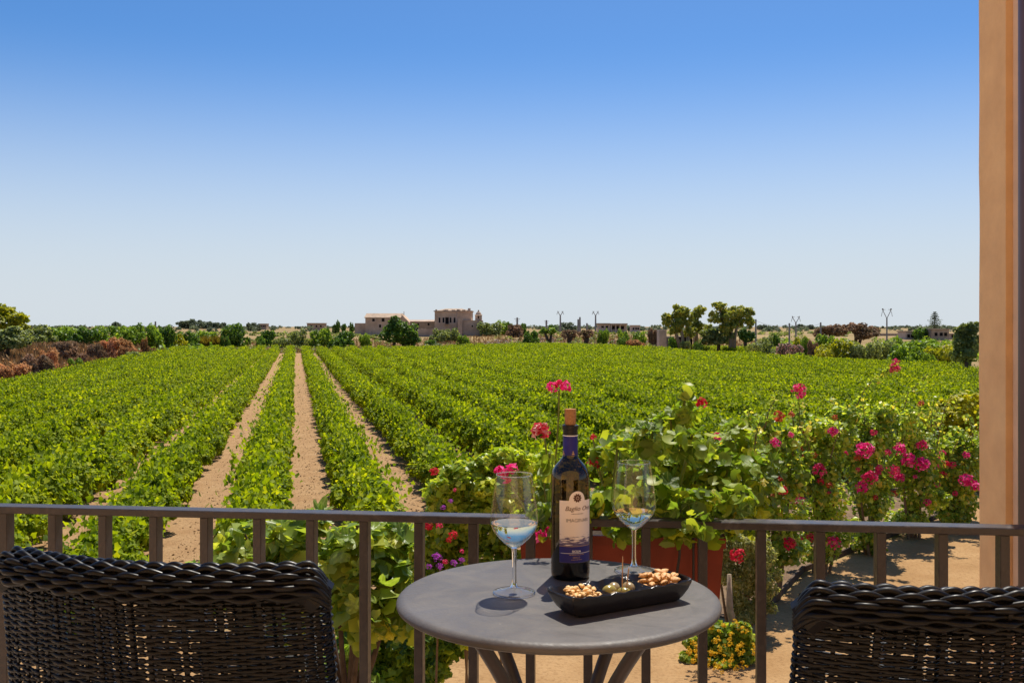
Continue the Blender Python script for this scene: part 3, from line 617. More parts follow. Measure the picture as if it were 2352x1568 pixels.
# left farmhouse
r = empty('ruined_farmhouse', (X(880), Z, g), 0, 'long ruined stone farmhouse with a pale tiled ridge roof', 'farmhouse'); ox, oz = X(880), g
MB().box(X(839)-ox, X(922)-ox, 0, 8, -1, H(729)-oz).build('wall', M['stone'], r)
b = MB(); gable(b, X(839)-ox, X(920)-ox, 0, 8, H(729)-oz+.02, H(719)-oz); b.build('roof', M['tile'], r)
b = MB(); x0, x1 = X(922)-ox+.02, X(940)-ox
b.add([(x0,-.05,-1),(x1,-.05,-1),(x1,7.5,-1),(x0,7.5,-1),(x0,-.05,H(722)-oz),(x1,-.05,H(740)-oz),(x1,7.5,H(740)-oz),(x0,7.5,H(722)-oz)], [(0,3,2,1),(4,5,6,7),(0,1,5,4),(1,2,6,5),(2,3,7,6),(3,0,4,7)]); b.build('gable_wall', M['stone'], r)
MB().box(X(814)-ox, X(838.5)-ox, .6, 6, -1, H(742)-oz).build('lean_to', M['stone'], r)
win(r, X(858)-ox, 0, H(738)-oz, .7, .75); win(r, X(880)-ox, 0, H(738.5)-oz, .8, .9); win(r, X(873)-ox, 0, H(752)-oz, .6, .8); win(r, X(905)-ox, 0, H(740)-oz, .6, .7)
MB().tube([(X(926)-ox, 2, H(724)-oz), (X(926)-ox, 2, H(715)-oz)], .08, 6).build('chimney', M['stone'], r)
# middle wing
r = empty('stable_wing', (X(970), Z + 3, g), 0, 'low ruined stable wing linking farmhouse and manor', 'outbuilding'); ox = X(970)
MB().box(X(938)-ox, X(1000)-ox, 0, 5, -1, H(738)-oz).build('wall', M['tile'], r)
b = MB(); gable(b, X(938)-ox, X(1000)-ox, 0, 5, H(738)-oz+.02, H(734)-oz, .15); b.build('roof', M['stone2'], r)
for x in (958, 982): win(r, X(x)-ox, 0, H(747)-oz, .5, .6, False)
# manor
r = empty('ruined_manor', (X(1045), Z - 4, g), 0, 'tall ruined manor block with narrow windows and hipped roof', 'manor'); ox = X(1045)
x0, x1 = X(1001)-ox, X(1084)-ox; zt = H(716)-oz
b = MB(); b.box(x0, x1, 0, 11, -1, zt); b.build('wall', M['stone'], r)
b = MB(); b.box(x0-.25, x1+.25, -.25, 11.25, zt, zt+.25); b.build('cornice', M['stone2'], r)
b = MB(); zr = H(708.5)-oz; e = .2
b.add([(x0+e,e,zt+.25),(x1-e,e,zt+.25),(x1-e,11-e,zt+.25),(x0+e,11-e,zt+.25),(x0+2.6,5.5,zr),(x1-2.8,5.5,zr)], [(0,1,5,4),(1,2,5),(2,3,4,5),(3,0,4)]); b.build('roof', M['tile'], r)
for x, wd in ((1012, .45), (1021, .5), (1037, .5), (1046, .5)): win(r, X(x)-ox, 0, H(741)-oz, wd, 1.35)
o = MB().box(X(1029)-ox-.45, X(1029)-ox+.45, -.03, .3, H(744)-oz, H(729)-oz).build('balcony_door', M['shade_fill'], r)  # solid dark panel, the doorway's shade put into its colour
MB().box(X(1024)-ox, X(1035)-ox, -.9, -.04, H(745)-oz, H(744)-oz).build('balcony', M['stone2'], r)
MB().box(X(1075)-ox, X(1081)-ox, 3, 3.8, zt+.25, H(708)-oz).build('chimney', M['stone2'], r)
MB().box(X(1003)-ox, X(1006)-ox, .6, 1.2, zt+.25, H(711)-oz).build('chimney', M['stone2'], r)
for i in range(12):                                   # crumbled parapet stones left on the cornice
    x = random.uniform(x0, x1 - .6); o = MB().box(x, x + random.uniform(.25, .9), -.1, .35, zt + .252, zt + .252 + random.uniform(.06, .3)).build('parapet_stone', M['stone'], r)
b = MB(); b.box(x0 - .02, x0 + (x1 - x0) * .55, -.05, -.012, -1, .9); b.build('stained_plinth', M['stone2'], r)
MB().box((x0 + x1) / 2 + .8, (x0 + x1) / 2 + 1.15, -.14, -.002, -1, zt - .02).build('corner_strip', M['stone2'], r)
# side tower wall with dome turret
r = empty('walled_annexe', (X(1085), Z - 9, g), 0, 'blank grey stone annexe wall with one small window below the turret', 'outbuilding'); Zb = Z - 9; X2 = lambda x: PX(x, Zb); H2 = lambda y: PZ(y, Zb); ox = X(1085); oz2 = terrain(Zb); r.location = (ox, Zb, oz2)
MB().box(X2(1056)-ox, X2(1107)-ox, 0, 9, -1, H2(736.5)-oz2).build('wall', M['stone2'], r)
MB().box(X2(1056)-ox-.1, X2(1107)-ox+.1, -.1, 9.1, H2(736.5)-oz2, H2(735.5)-oz2).build('coping', M['stone'], r)
MB().box(X2(1052)-ox, X2(1062)-ox, -1.0, -.02, -1, H2(731)-oz2).build('buttress', M['stone2'], r)
win(r, X2(1085)-ox, 0, H2(751)-oz2, .45, .5)
rt = empty('domed_turret', (X2(1098.5), Zb + 2, H2(735.5)), 0, 'small round stone turret with a pointed dome on the annexe', 'turret')
rw = 8 / F * Zb; MB().lathe([(rw, 0), (rw, 1.3), (rw+.12, 1.32), (rw+.12, 1.42), (rw*.9, 1.5), (rw*.7, 1.95), (rw*.4, 2.25), (.12, 2.4)], 16).build('drum', M['stone'], rt)
MB().lathe([(.1, 2.38), (.22, 2.5), (.2, 2.65), (.01, 2.8)], 8).build('finial', M['stone2'], rt)
win(rt, 0, -rw + .02, .5, .35, .6, False)
b = MB(); b.v = []; rough_wall(b, 0, X(1056)-X(958), 0, .8, -1, [H(752 + random.uniform(-1.2, 1.5)) - g for _ in range(26)])
tag(b.build('boundary_wall', M['stone2'], None, False, (X(958), Z - 14, terrain(Z-14))), 'long crumbling boundary wall in front of the manor', 'wall')
# rubble strip
b = MB()
for i in range(700):
    u = random.uniform(-.03, .14); Zs = far_limit(u) + random.uniform(6, 55); s_ = random.uniform(.12, .42)
    b.blob((u * Zs, Zs, terrain(Zs) + s_ * .3), s_, 5, 3, .3, (1.2, 1, .7))
tag(b.build('field_rubble', M['rubble'], None), 'scattered pale stones on the dry strip beyond the field', 'stones', None, 'stuff')
# white house
Z = 330; g = terrain(Z); r = empty('white_house', (X(1407), Z, g), 0, 'low pale house with a porch and flat tiled roof left of the hut', 'house'); ox = X(1407)
MB().box(X(1375)-ox, X(1402)-ox, 0, 6, -1, H(745)-g).build('wall', M['plaster'], r)
MB().box(X(1402)-ox+.02, X(1440)-ox, 1.6, 6, -1, H(746)-g).build('rear_wall', M['plaster'], r)
b = MB(); b.box(X(1373)-ox, X(1401)-ox, -.5, 6.3, H(745)-g, H(742)-g); b.build('roof', M['tile'], r)
b = MB(); b.box(X(1402)-ox, X(1441)-ox, -.9, 6.3, H(746)-g+.01, H(742.5)-g); b.build('porch_roof', M['tile'], r)
for x in (1404, 1414, 1424, 1438): MB().box(X(x)-ox-.15, X(x)-ox+.15, -.7, -.4, -1, H(746)-g).build('post', M['plaster'], r)
for x in (1410, 1419, 1431): win(r, X(x)-ox, 1.6, H(756)-g, 1.0, 1.1, False)
for x in (1384, 1394): win(r, X(x)-ox, 0, H(753)-g, .8, .7, False)
for i, (x0_, x1_, yt, Zh, lb) in enumerate([(1450, 1470, 748, 380, 'tiny pale box house just right of the white house'), (705, 745, 743, 420, 'distant flat roofed house left of the cypresses'), (596, 612, 744, 520, 'tiny distant house left of the flat roofed one'),
        (2080, 2108, 762, 240, 'low pink wall house left of the tiered conifer'), (2140, 2180, 757, 236, 'pink block house below the tiered conifer'), (1990, 2085, 768, 260, 'long low pinkish wall by the tall forked pole'), (2180, 2215, 768, 240, 'low pale house at the right end of the pink houses')]):
    Z = Zh; g = terrain(Z); r = empty('distant_house', (X((x0_+x1_)/2), Z, g), 0, lb, 'house', 'small houses along the horizon'); hw = (x1_-x0_)/2/F*Z
    MB().box(-hw, hw, 0, 5, -1, H(yt)-g).build('wall', M['plaster'] if i in (0, 3, 5, 6) else M['tile'], r)
    MB().box(-hw-.2, hw+.2, -.2, 5.2, H(yt)-g, H(yt)-g+.25).build('roof', M['tile'], r)
    if i != 5:
        for q in (-.5, .1, .6): win(r, hw*q, 0, max(.4, H(yt)-g-1.5), .7, .8, False)
# concrete hut
Z = 158; g = 0; r = empty('concrete_hut', (X(1535), Z, 0), 0, 'pale roofless concrete hut under the airy eucalyptus', 'hut'); ox = X(1535)
MB().box(X(1515)-ox, X(1531)-ox, 0, 3, 0, H(757)).build('wall', M['plaster'], r)
MB().box(X(1531)-ox+.01, X(1550)-ox, .4, 3, 0, H(773)).build('side_wall', M['concrete'], r)
r = empty('open_shed', (X(1572), Z - 2, 0), 0, 'dark low shed with a white roof edge between eucalyptus trunks', 'shed'); ox = X(1572)
MB().box(X(1552)-ox, X(1590)-ox, -.5, 3, H(773.5), H(771.5)).build('roof', M['plaster'], r)
MB().box(X(1553)-ox, X(1589)-ox, 1.5, 2.9, 0, H(773.6)).build('wall', M['shade_fill'], r)  # shade under the shed roof put into the wall colour
for x in (1553, 1571, 1588): MB().box(X(x)-ox-.08, X(x)-ox+.08, -.4, -.25, 0, H(773.6)).build('post', M['concrete'], r)

# ------------------------------------------------------------------ poles and wires
tops = {}
def pole(x, yt, Z, kind, label):
    g = terrain(Z); r = empty('utility_pole', (PX(x, Z), Z, g), 0, label, 'pole', 'utility poles beyond the field'); h = PZ(yt, Z) - g; th_ = .0009 * Z
    if kind == 'fork':
        a = 11 / F * Z * (Z / 150 if Z < 150 else 1); a = .85 if Z > 300 else .75 if Z > 200 else .62
        MB().tube([(0, 0, 0), (0, 0, h - 1.3)], [th_ * 1.1, th_ * .75], 8).build('shaft', M['concrete'], r)
        for s in (-1, 1):
            MB().tube([(0, 0, h - 1.4), (s * a, 0, h - .15)], th_ * .38, 6).build('arm', M['concrete'], r)
            MB().tube([(s * a * .35, 0, h - .05), (s * a * .8, 0, h - .1), (s * a * 1.15, 0, h - .5), (s * a * 1.35, 0, h - 1.1)], th_ * .25, 5).build('bracket', M['concrete'], r)
            MB().blob((s * a, 0, h), .14, 6, 4).build('insulator', M['concrete'], r)
    else:
        MB().tube([(0, 0, 0), (0, 0, h)], [th_ * 1.2, th_ * .9], 8).build('shaft', M['concrete'], r)
        if kind == 'cross':
            for s, zz in ((1.0, h - .5), (.7, h - 1.1)): MB().box(-s, s, -.06, .06, zz, zz + .13).build('crossarm', M['concrete'], r)
    tops[x] = Vector((PX(x, Z), Z, g + h - .2))
pole(1287, 715, 330, 'fork', 'forked power pole standing nearest the ruined manor')
pole(1368, 715, 330, 'fork', 'forked power pole just left of the white house')
pole(1828, 727, 220, 'fork', 'small forked power pole above the oleanders')
pole(2037, 710, 150, 'fork', 'tallest forked power pole over the right hand bushes')
pole(1332, 728, 300, 'plain', 'plain pole, taller of the close pair between forked poles')
pole(1328, 733, 330, 'plain', 'thin plain pole, shorter of the close pair between forked poles')
pole(1348, 742, 340, 'plain', 'short plain pole left of the second forked pole')
pole(1736, 733, 160, 'plain', 'plain pole right beside the biggest eucalyptus')
pole(1813, 742, 165, 'plain', 'short plain pole left of the small forked pole')
pole(1885, 740, 165, 'plain', 'plain pole right of the small forked pole')
pole(1188, 729, 340, 'cross', 'cross shaped pole above the bushes right of the manor')
pole(1255, 735, 400, 'cross', 'faint distant cross pole left of the first forked pole')
pole(357, 738, 520, 'plain', 'hair thin distant pole on the horizon above the left bank')
for a, b_, lb in ((1736, 1813, 'left span'), (1813, 1885, 'right span')):
    p, q = tops[a], tops[b_]; pts = [p.lerp(q, t / 12) - Vector((0, 0, .5 * 4 * (t/12) * (1 - t/12))) for t in range(13)]
    tag(MB().tube(pts, .02, 4, caps=False).build('power_line', M['concrete']), 'thin overhead wire, %s of the plain poles above the oleanders' % lb, 'wire', 'overhead wires')
# ------------------------------------------------------------------ balcony: floor, house wall, pillar, downpipe, railing
FLOOR = CAMZ - 1.216; TABLE_Z = CAMZ - .496
M['stucco'] = plain('orange_stucco', (.95, .60, .30), .9, .15, var=.10, vscale=9, bump=.12, bscale=45)
M['stucco2'] = plain('cream_stucco', (.86, .62, .43), .9, .15, var=.08, vscale=9, bump=.12, bscale=45)
M['iron'] = plain('painted_iron', (.038, .030, .028), .36, .35, var=.18, vscale=30, bump=.08, bscale=200)
M['pipe'] = plain('brown_pipe', (.10, .055, .055), .4, .5, var=.1, vscale=10)
M['terrace'] = plain('terrace_tile', (.60, .47, .36), .7, .3, var=.2, vscale=6)
tag(MB().box(-3.2, 1.9, -1.6, 2.46, FLOOR - .25, FLOOR).build('balcony_floor', M['terrace']), kind='structure')
b = MB(); b.box(-6, 4.5, -1.9, -1.61, 0, 8); tag(b.build('house_wall', M['stucco']), kind='structure')
XA = 1.2396
r = empty('stucco_pillar', (XA, 2.5, 0), 0, 'orange stucco pillar rising at the right end of the railing', 'pillar')
b = MB(); NZ = 90; v = []; f = []
for i in range(NZ + 1):                                # slightly uneven stucco arris
    z = i * 8.0 / NZ; j = random.uniform(-.0012, .0012); k = random.uniform(-.0012, .0012)
    v += [(j * .3, 0, z), (k, .142 + j, z), (.5, .142, z), (.5, 0, z)]
for i in range(NZ):
    k = 4 * i
    for q in range(4): f.append((k + q, k + 4 + q, k + 4 + (q + 1) % 4, k + (q + 1) % 4))
b.add(v, f); b.build('pier', M['stucco'], r, False)
MB().bbox(.0164, .5, -.033, -.0005, 0, 8, .003).build('pilaster', M['stucco2'], r)
r = empty('downpipe', (1.2640, 2.395, 0), 0, 'dark brown downpipe fixed to the stucco pillar', 'pipe')
b = MB(); b.lathe([(.042, 0), (.042, 8)], 24); b.build('pipe', M['pipe'], r, True)
b = MB(); zc = PZ(1370, 2.395); b.lathe([(.042, zc - .02), (.047, zc - .018), (.047, zc + .018), (.042, zc + .02)], 24); b.box(-.01, .01, .044, .071, zc - .01, zc + .01); b.build('clamp', M['pipe'], r)
# railing line, nearer on the right
MR = -.1117; Z0 = 2.30
def rail_pt(x): u = (x - CX) / F; Zr = Z0 / (1 - MR * u); return Vector((u * Zr, Zr))
ra = rail_pt(1176); rd = (rail_pt(2300) - rail_pt(50)).normalized(); ryaw = math.atan2(rd.y, rd.x)
RT = CAMZ - 437 / F * 2.30
r = empty('railing', (ra.x, ra.y, FLOOR), ryaw, 'dark brown painted iron balcony railing with slim square balusters', 'railing')
MB().bbox(-2.0, 1.75, -.005, .042, RT - FLOOR - .017, RT - FLOOR, .002).build('handrail', M['iron'], r)
MB().bbox(-2.0, 1.75, .004, .032, .09, .11, .002).build('bottom_rail', M['iron'], r)
bal_me = MB().bbox(-.0102, .0102, .002, .035, .111, RT - FLOOR - .0175, .0015).mesh('baluster', M['iron'])
for x in (-105, 5, 117, 233, 350, 467, 589, 711, 834, 960, 1085, 1217, 1350, 1484, 1615, 1750, 1886, 2026, 2168, 2310, 2454):
    p = rail_pt(x) - ra; t = p.dot(rd); obj('baluster', bal_me, r, (t, 0, 0))
for t in (-1.9, 1.6): MB().bbox(t - .02, t + .02, -.005, .04, 0, .0895, .002).build('foot', M['iron'], r)

# ------------------------------------------------------------------ table
M['wicker'] = plain('dark_wicker', (.004, .0033, .003), .36, .2, var=.35, vscale=40)
M['tabletop'] = plain('grey_painted_metal', (.082, .074, .068), .46, .25, col2=(.118, .108, .100), vscale=4, vdetail=12, bump=.06, bscale=120)
M['tableiron'] = plain('brown_grey_metal', (.06, .047, .044), .42, .5, var=.12, vscale=20)
def worn(mat, scale, amount, dust):
    N, L = mat.node_tree.nodes, mat.node_tree.links; b = next(n for n in N if n.type == 'BSDF_PRINCIPLED'); tc = N.new('ShaderNodeTexCoord')
    n1 = N.new('ShaderNodeTexNoise'); n1.inputs['Scale'].default_value = scale; n1.inputs['Detail'].default_value = 10; n1.inputs['Roughness'].default_value = .75; n1.inputs['Distortion'].default_value = 1.2; L.new(tc.outputs['Object'], n1.inputs['Vector'])
    r1 = N.new('ShaderNodeMapRange'); r1.inputs[1].default_value = .5; r1.inputs[2].default_value = .72; r1.inputs[3].default_value = 0; r1.inputs[4].default_value = amount; L.new(n1.outputs[0], r1.inputs[0])
    src = b.inputs['Base Color'].links[0].from_socket; mx = N.new('ShaderNodeMix'); mx.data_type = 'RGBA'; L.new(r1.outputs[0], mx.inputs[0]); L.new(src, mx.inputs[6]); mx.inputs[7].default_value = (*dust, 1); L.new(mx.outputs[2], b.inputs['Base Color'])
    r2 = N.new('ShaderNodeMapRange'); r2.inputs[1].default_value = .35; r2.inputs[2].default_value = .7; r2.inputs[3].default_value = b.inputs['Roughness'].default_value - .08; r2.inputs[4].default_value = b.inputs['Roughness'].default_value + .22; L.new(n1.outputs[0], r2.inputs[0]); L.new(r2.outputs[0], b.inputs['Roughness'])
worn(M['tabletop'], 9, .3, (.19, .17, .15)); worn(M['iron'], 14, .45, (.12, .09, .075)); worn(M['stucco'], 3.5, .4, (.84, .49, .23)); worn(M['stucco2'], 3.5, .3, (.72, .53, .38)); worn(M['wicker'], 25, .12, (.02, .017, .014))
TC = Vector((.085, 1.85)); tz = TABLE_Z - FLOOR
r = empty('bistro_table', (TC.x, TC.y, FLOOR), 0, 'round grey metal bistro table beside the railing', 'table')
prof = [(0.0001, tz), (.282, tz), (.288, tz - .0006), (.2935, tz - .003), (.2972, tz - .0068), (.2985, tz - .0105), (.2972, tz - .0145), (.2935, tz - .0175), (.289, tz - .0185), (.285, tz - .017), (.283, tz - .010), (.0001, tz - .008)]
me = MB().lathe(prof, 128).mesh('tabletop', M['tabletop']); smooth_by_angle(me, 50); obj('tabletop', me, r)
for a in (40, 140, 220, 320):
    ca, sa = math.cos(R(a)), math.sin(R(a)); pts = []
    for i in range(25):
        t = i / 24; z = (tz - .012) * (1 - t)
        rad = .05 + .165 * (abs(t - .52) / .52) ** 1.8 + (.03 if t > .52 else 0) * ((t - .52) / .48 if t > .52 else 0)
        pts.append((ca * rad, sa * rad, max(.012, z)))
    MB().tube(pts, .0125, 12).build('leg', M['tableiron'], r, True)
MB().lathe([(.062, .33), (.066, .335), (.066, .345), (.062, .35), (.058, .345), (.058, .335), (.062, .33)], 32).build('ring', M['tableiron'], r, True)

# ------------------------------------------------------------------ wicker chairs
def back_path(n, W=.47, sag=.055, half=.024, corner=.024):
    """closed plan loop of the backrest: camera-side face, round post, far face, round post"""
    Lx = W - 2 * corner; pts = []
    def mid(t): x = (t - .5) * Lx; return Vector((x, sag * (2 * (t - .5)) ** 2)), Vector((-sag * 8 * (t - .5) / Lx, 1)).normalized()
    seg = []
    for i in range(400): c, nn = mid(i / 399); seg.append((c - nn * half, -nn))
    c, nn = mid(1); tx = Vector((nn.y, -nn.x))
    for i in range(1, 40): a = math.pi * i / 40; seg.append((c + (-nn * math.cos(a) + tx * math.sin(a)) * half, (-nn * math.cos(a) + tx * math.sin(a))))
    for i in range(400): c, nn = mid(1 - i / 399); seg.append((c + nn * half, nn))
    c, nn = mid(0); tx = Vector((-nn.y, nn.x))
    for i in range(1, 40): a = math.pi * i / 40; seg.append((c + (nn * math.cos(a) + tx * math.sin(a)) * half, (nn * math.cos(a) + tx * math.sin(a))))
    d = [0]
    for i in range(1, len(seg) + 1): d.append(d[-1] + (seg[i % len(seg)][0] - seg[i - 1][0]).length)
    L = d[-1]; out = []; j = 0
    for k in range(n):
        t = L * k / n
        while d[j + 1] < t: j += 1
        f = (t - d[j]) / (d[j + 1] - d[j]); a, b_ = seg[j], seg[(j + 1) % len(seg)]
        out.append((a[0].lerp(b_[0], f), a[1].lerp(b_[1], f).normalized()))
    return out, L
def wicker_back():
    NS = 44; SEG = 8; path, L = back_path(NS * SEG)
    PO = np.array([(p.x, p.y) for p, n in path]); NO = np.array([(n.x, n.y) for p, n in path]); m = len(path)
    ph = np.arange(m) / SEG * math.pi
    V = []; Fc = []; base = 0; sides = 6
    zlist = []; z = .36
    while z < .882: zlist.append(z); z += .0047
    ang = np.arange(sides) / sides * math.tau
    for j, z in enumerate(zlist):
        lean = (z - .4) * .14
        off = .0019 * np.cos(ph + j * math.pi) * (1 + .1 * rng.normal())
        zz = z + .0007 * np.sin(ph * .31 + j * 2.1) + rng.normal(0, .00025, m) + .0006 * rng.normal()
        cpos = PO + NO * off[:, None]
        gapn = np.sin(PO[:, 0] * 37 + z * 9 + 1.3) * np.sin(PO[:, 0] * 13 - z * 21) + .7 * np.sin(PO[:, 0] * 91 + NO[:, 1] * 2) * np.sin(z * 27 + PO[:, 0] * 21)
        mid_ = np.abs(np.sin(2 * ph)); open_ = np.clip((gapn + .22) * 3, 0, 1) * mid_ ** 6
        rr = .0021; rz = ((.0027 * (1 + .05 * rng.normal())) * (1 - .82 * open_) * np.where(NO[:, 1] > .4, .55, 1.0))[:, None]
        ring = np.empty((m, sides, 3))
        ring[:, :, 0] = cpos[:, 0:1] + NO[:, 0:1] * np.cos(ang)[None] * rr
        ring[:, :, 1] = cpos[:, 1:2] + NO[:, 1:2] * np.cos(ang)[None] * rr - lean
        ring[:, :, 2] = zz[:, None] + np.sin(ang)[None] * rz
        ring[:, :, 0] *= 1 + max(0, .87 - z) * .13
        V.append(ring.reshape(-1, 3)); i = np.arange(m)[:, None]; k = np.arange(sides)[None]
        Fc.append((np.stack([i * sides + k, i * sides + (k + 1) % sides, ((i + 1) % m) * sides + (k + 1) % sides, ((i + 1) % m) * sides + k], -1).reshape(-1, 4)) + base); base += m * sides
    return mesh_np('woven_back', np.concatenate(V), Fc, M['wicker'], True), path, NS, SEG
back_me, bpath, NS, SEG = wicker_back()
def stake_mesh():
    b = MB()
    for s in range(NS):
        p, n = bpath[s * SEG]; t = Vector((-n.y, n.x)); pts = [(p.x * (1 + max(0, .87 - z) * .13), p.y - (z - .4) * .14, z) for z in (.34, .6, .895)]
        q = [Vector(a) for a in pts]; v = []; f = []
        for a in q:
            for (du, dn) in ((-.0026, -.0007), (.0026, -.0007), (.0026, .0007), (-.0026, .0007)): v.append(a + Vector((t.x * du + n.x * dn, t.y * du + n.y * dn, 0)))
        for i in range(len(q) - 1):
            for k in range(4): f.append((i*4+k, i*4+(k+1)%4, (i+1)*4+(k+1)%4, (i+1)*4+k))
        b.add(v, f)
    return b.mesh('stakes', M['wicker'])
stakes_me = stake_mesh()
def roll_strands():
    """the plaited top edge: thick strands running along the back, over and under the stakes"""
    out = []; W = .47; sag = .055; rows = 15; rad = .0265; pitch = .0235
    for j in range(rows):
        a = math.pi * (-.12 + 1.24 * j / (rows - 1)); pts = []; nseg = 150
        for i in range(nseg + 1):
            t = i / nseg; x = (t - .5) * (W + .002); c = Vector((x, sag * (2 * x / W) ** 2))
            nn = Vector((-sag * 8 * x / W / W, 1)).normalized()
            wob = .0042 * math.cos(math.pi * x / pitch + j * math.pi)
            e = max(0.0, (abs(x) - W * .455) / (W * .05)); dr = rad + wob * (1 - min(1, e)) - .012 * min(1, e) ** 2
            z = .886 + math.sin(a) * dr * .9 - .022 * min(1.2, e) ** 2
            yy = -math.cos(a) * dr
            pts.append((c.x + nn.x * yy, c.y + nn.y * yy - .47 * .14, z))
        b = MB(); b.tube(pts, .0046, 8, flat=.85); out.append(b.mesh('rim_strand', M['wicker'], True))
    return out
roll_me = roll_strands()
core_me = MB().tube([(x, .055 * (2 * x / .47) ** 2 - .47 * .14,   .886 - .02 * max(0, (abs(x) - .2) / .03) ** 2) for x in np.linspace(-.228, .228, 40)], .0245, 10).mesh('rim_core', M['wicker'])
seat_b = MB(); 
for i in range(60):
    y = .03 + i * .0075; seat_b.tube([(-.24, y, .43), (-.12, y, .436 + .003 * (-1) ** i), (0, y, .436 - .003 * (-1) ** i), (.12, y, .436 + .003 * (-1) ** i), (.24, y, .43)], .0036, 5)
seat_me = seat_b.mesh('seat', M['wicker'])
apron_me = MB().bbox(-.245, .245, .02, .49, .36, .425, .01).mesh('seat_frame', M['wicker'])
leg_me = MB().tube([(0, 0, 0), (0, 0, .42)], .019, 10).mesh('leg', M['wicker'])
def chair(loc, rz, label):
    r = empty('wicker_chair', (loc[0], loc[1], FLOOR), rz, label, 'chair', 'two wicker chairs')
    obj('woven_back', back_me, r)['kind'] = 'stuff'; obj('stake_weave', stakes_me, r)['kind'] = 'stuff'
    obj('rim_core', core_me, r)
    for me in roll_me: obj('rim_strand', me, r)
    obj('seat', seat_me, r); obj('seat_frame', apron_me, r)
    for x, y in ((-.21, .04), (.21, .04), (-.21, .45), (.21, .45)): obj('leg', leg_me, r, (x, y, 0))
    return r
chair((-.464, 1.335), R(-12), 'dark woven wicker chair cut by the left edge, seen from behind')
chair((.574, 1.208), R(3), 'dark woven wicker chair at the right, seen from behind')
# ------------------------------------------------------------------ things on the table
def glassmat(name, col=(1, 1, 1), ior=1.5, rough=0.0):
    m, N, L = newmat(name); g = N.new('ShaderNodeBsdfGlass'); o = N.new('ShaderNodeOutputMaterial')
    g.inputs['Color'].default_value = (*col, 1); g.inputs['IOR'].default_value = ior; g.inputs['Roughness'].default_value = rough; L.new(g.outputs[0], o.inputs[0]); return m
def thinglass(name, col, ior=1.5, gloss=1.0):
    m, N, L = newmat(name); t = N.new('ShaderNodeBsdfTransparent'); g = N.new('ShaderNodeBsdfGlossy'); f = N.new('ShaderNodeLayerWeight'); mx = N.new('ShaderNodeMixShader'); o = N.new('ShaderNodeOutputMaterial')
    f.inputs[0].default_value = .5; pw = N.new('ShaderNodeMath'); pw.operation = 'POWER'; pw.inputs[1].default_value = 5.0; ma = N.new('ShaderNodeMath'); ma.operation = 'MULTIPLY_ADD'; ma.inputs[1].default_value = .9; ma.inputs[2].default_value = .05
    t.inputs[0].default_value = (*col, 1); g.inputs['Roughness'].default_value = .015; g.inputs['Color'].default_value = (gloss, gloss, gloss, 1)
    L.new(f.outputs['Facing'], pw.inputs[0]); L.new(pw.outputs[0], ma.inputs[0])
    L.new(ma.outputs[0], mx.inputs[0]); L.new(t.outputs[0], mx.inputs[1]); L.new(g.outputs[0], mx.inputs[2]); L.new(mx.outputs[0], o.inputs[0]); return m
M['glass'] = glassmat('clear_glass', (1, 1, 1), 1.5)
M['thin'] = thinglass('thin_clear_glass', (.99, .99, .99), 1.45)
M['liquid'] = glassmat('clear_wine', (1, .94, .78), 1.34)
M['bottle'] = thinglass('olive_bottle_glass', (.37, .25, .045), 1.5)
M['wine_dark'] = plain('wine_in_bottle', (.012, .010, .004), .25, .3)
M['cork'] = plain('cork', (.44, .23, .10), .9, .1, col2=(.30, .14, .06), vscale=260, bump=.3, bscale=400)
M['capsule'] = plain('blue_capsule', (.014, .012, .17), .42, .3, var=.2, vscale=60)
M['capsule_black'] = plain('black_capsule', (.006, .005, .008), .35, .3)
M['white_print'] = plain('white_print', (.8, .78, .76), .6, .3)
M['gold_print'] = plain('gold_print', (.45, .28, .12), .5, .4)
M['dark_print'] = plain('dark_print', (.045, .035, .04), .6, .3)
M['brown_print'] = plain('brown_print', (.10, .04, .025), .6, .3)
M['blue_print'] = plain('blue_print', (.02, .018, .17), .5, .4)
def labelmat():
    m, N, L = newmat('label_paper'); b = N.new('ShaderNodeBsdfPrincipled'); o = N.new('ShaderNodeOutputMaterial'); L.new(b.outputs[0], o.inputs[0]); b.inputs['Roughness'].default_value = .6
    tc = N.new('ShaderNodeTexCoord'); sp = N.new('ShaderNodeSeparateXYZ'); L.new(tc.outputs['Object'], sp.inputs[0])
    mp = N.new('ShaderNodeMapping'); mp.inputs['Scale'].default_value = (60, 60, 420); L.new(tc.outputs['Object'], mp.inputs[0])
    n = N.new('ShaderNodeTexNoise'); n.inputs['Scale'].default_value = 1.0; n.inputs['Detail'].default_value = 4; n.inputs['Roughness'].default_value = .65; L.new(mp.outputs[0], n.inputs['Vector'])
    mr = N.new('ShaderNodeMapRange'); mr.inputs[1].default_value = .105; mr.inputs[2].default_value = .066; mr.inputs[3].default_value = -.28; mr.inputs[4].default_value = .22; L.new(sp.outputs['Z'], mr.inputs[0])
    ad = N.new('ShaderNodeMath'); ad.operation = 'ADD'; L.new(n.outputs[0], ad.inputs[0]); L.new(mr.outputs[0], ad.inputs[1])
    cr = N.new('ShaderNodeValToRGB'); cr.color_ramp.elements[0].position = .5; cr.color_ramp.elements[1].position = .60
    cr.color_ramp.elements[0].color = (.84, .74, .66, 1); cr.color_ramp.elements[1].color = (.10, .075, .17, 1); L.new(ad.outputs[0], cr.inputs[0]); L.new(cr.outputs[0], b.inputs['Base Color']); return m
M['label'] = labelmat()
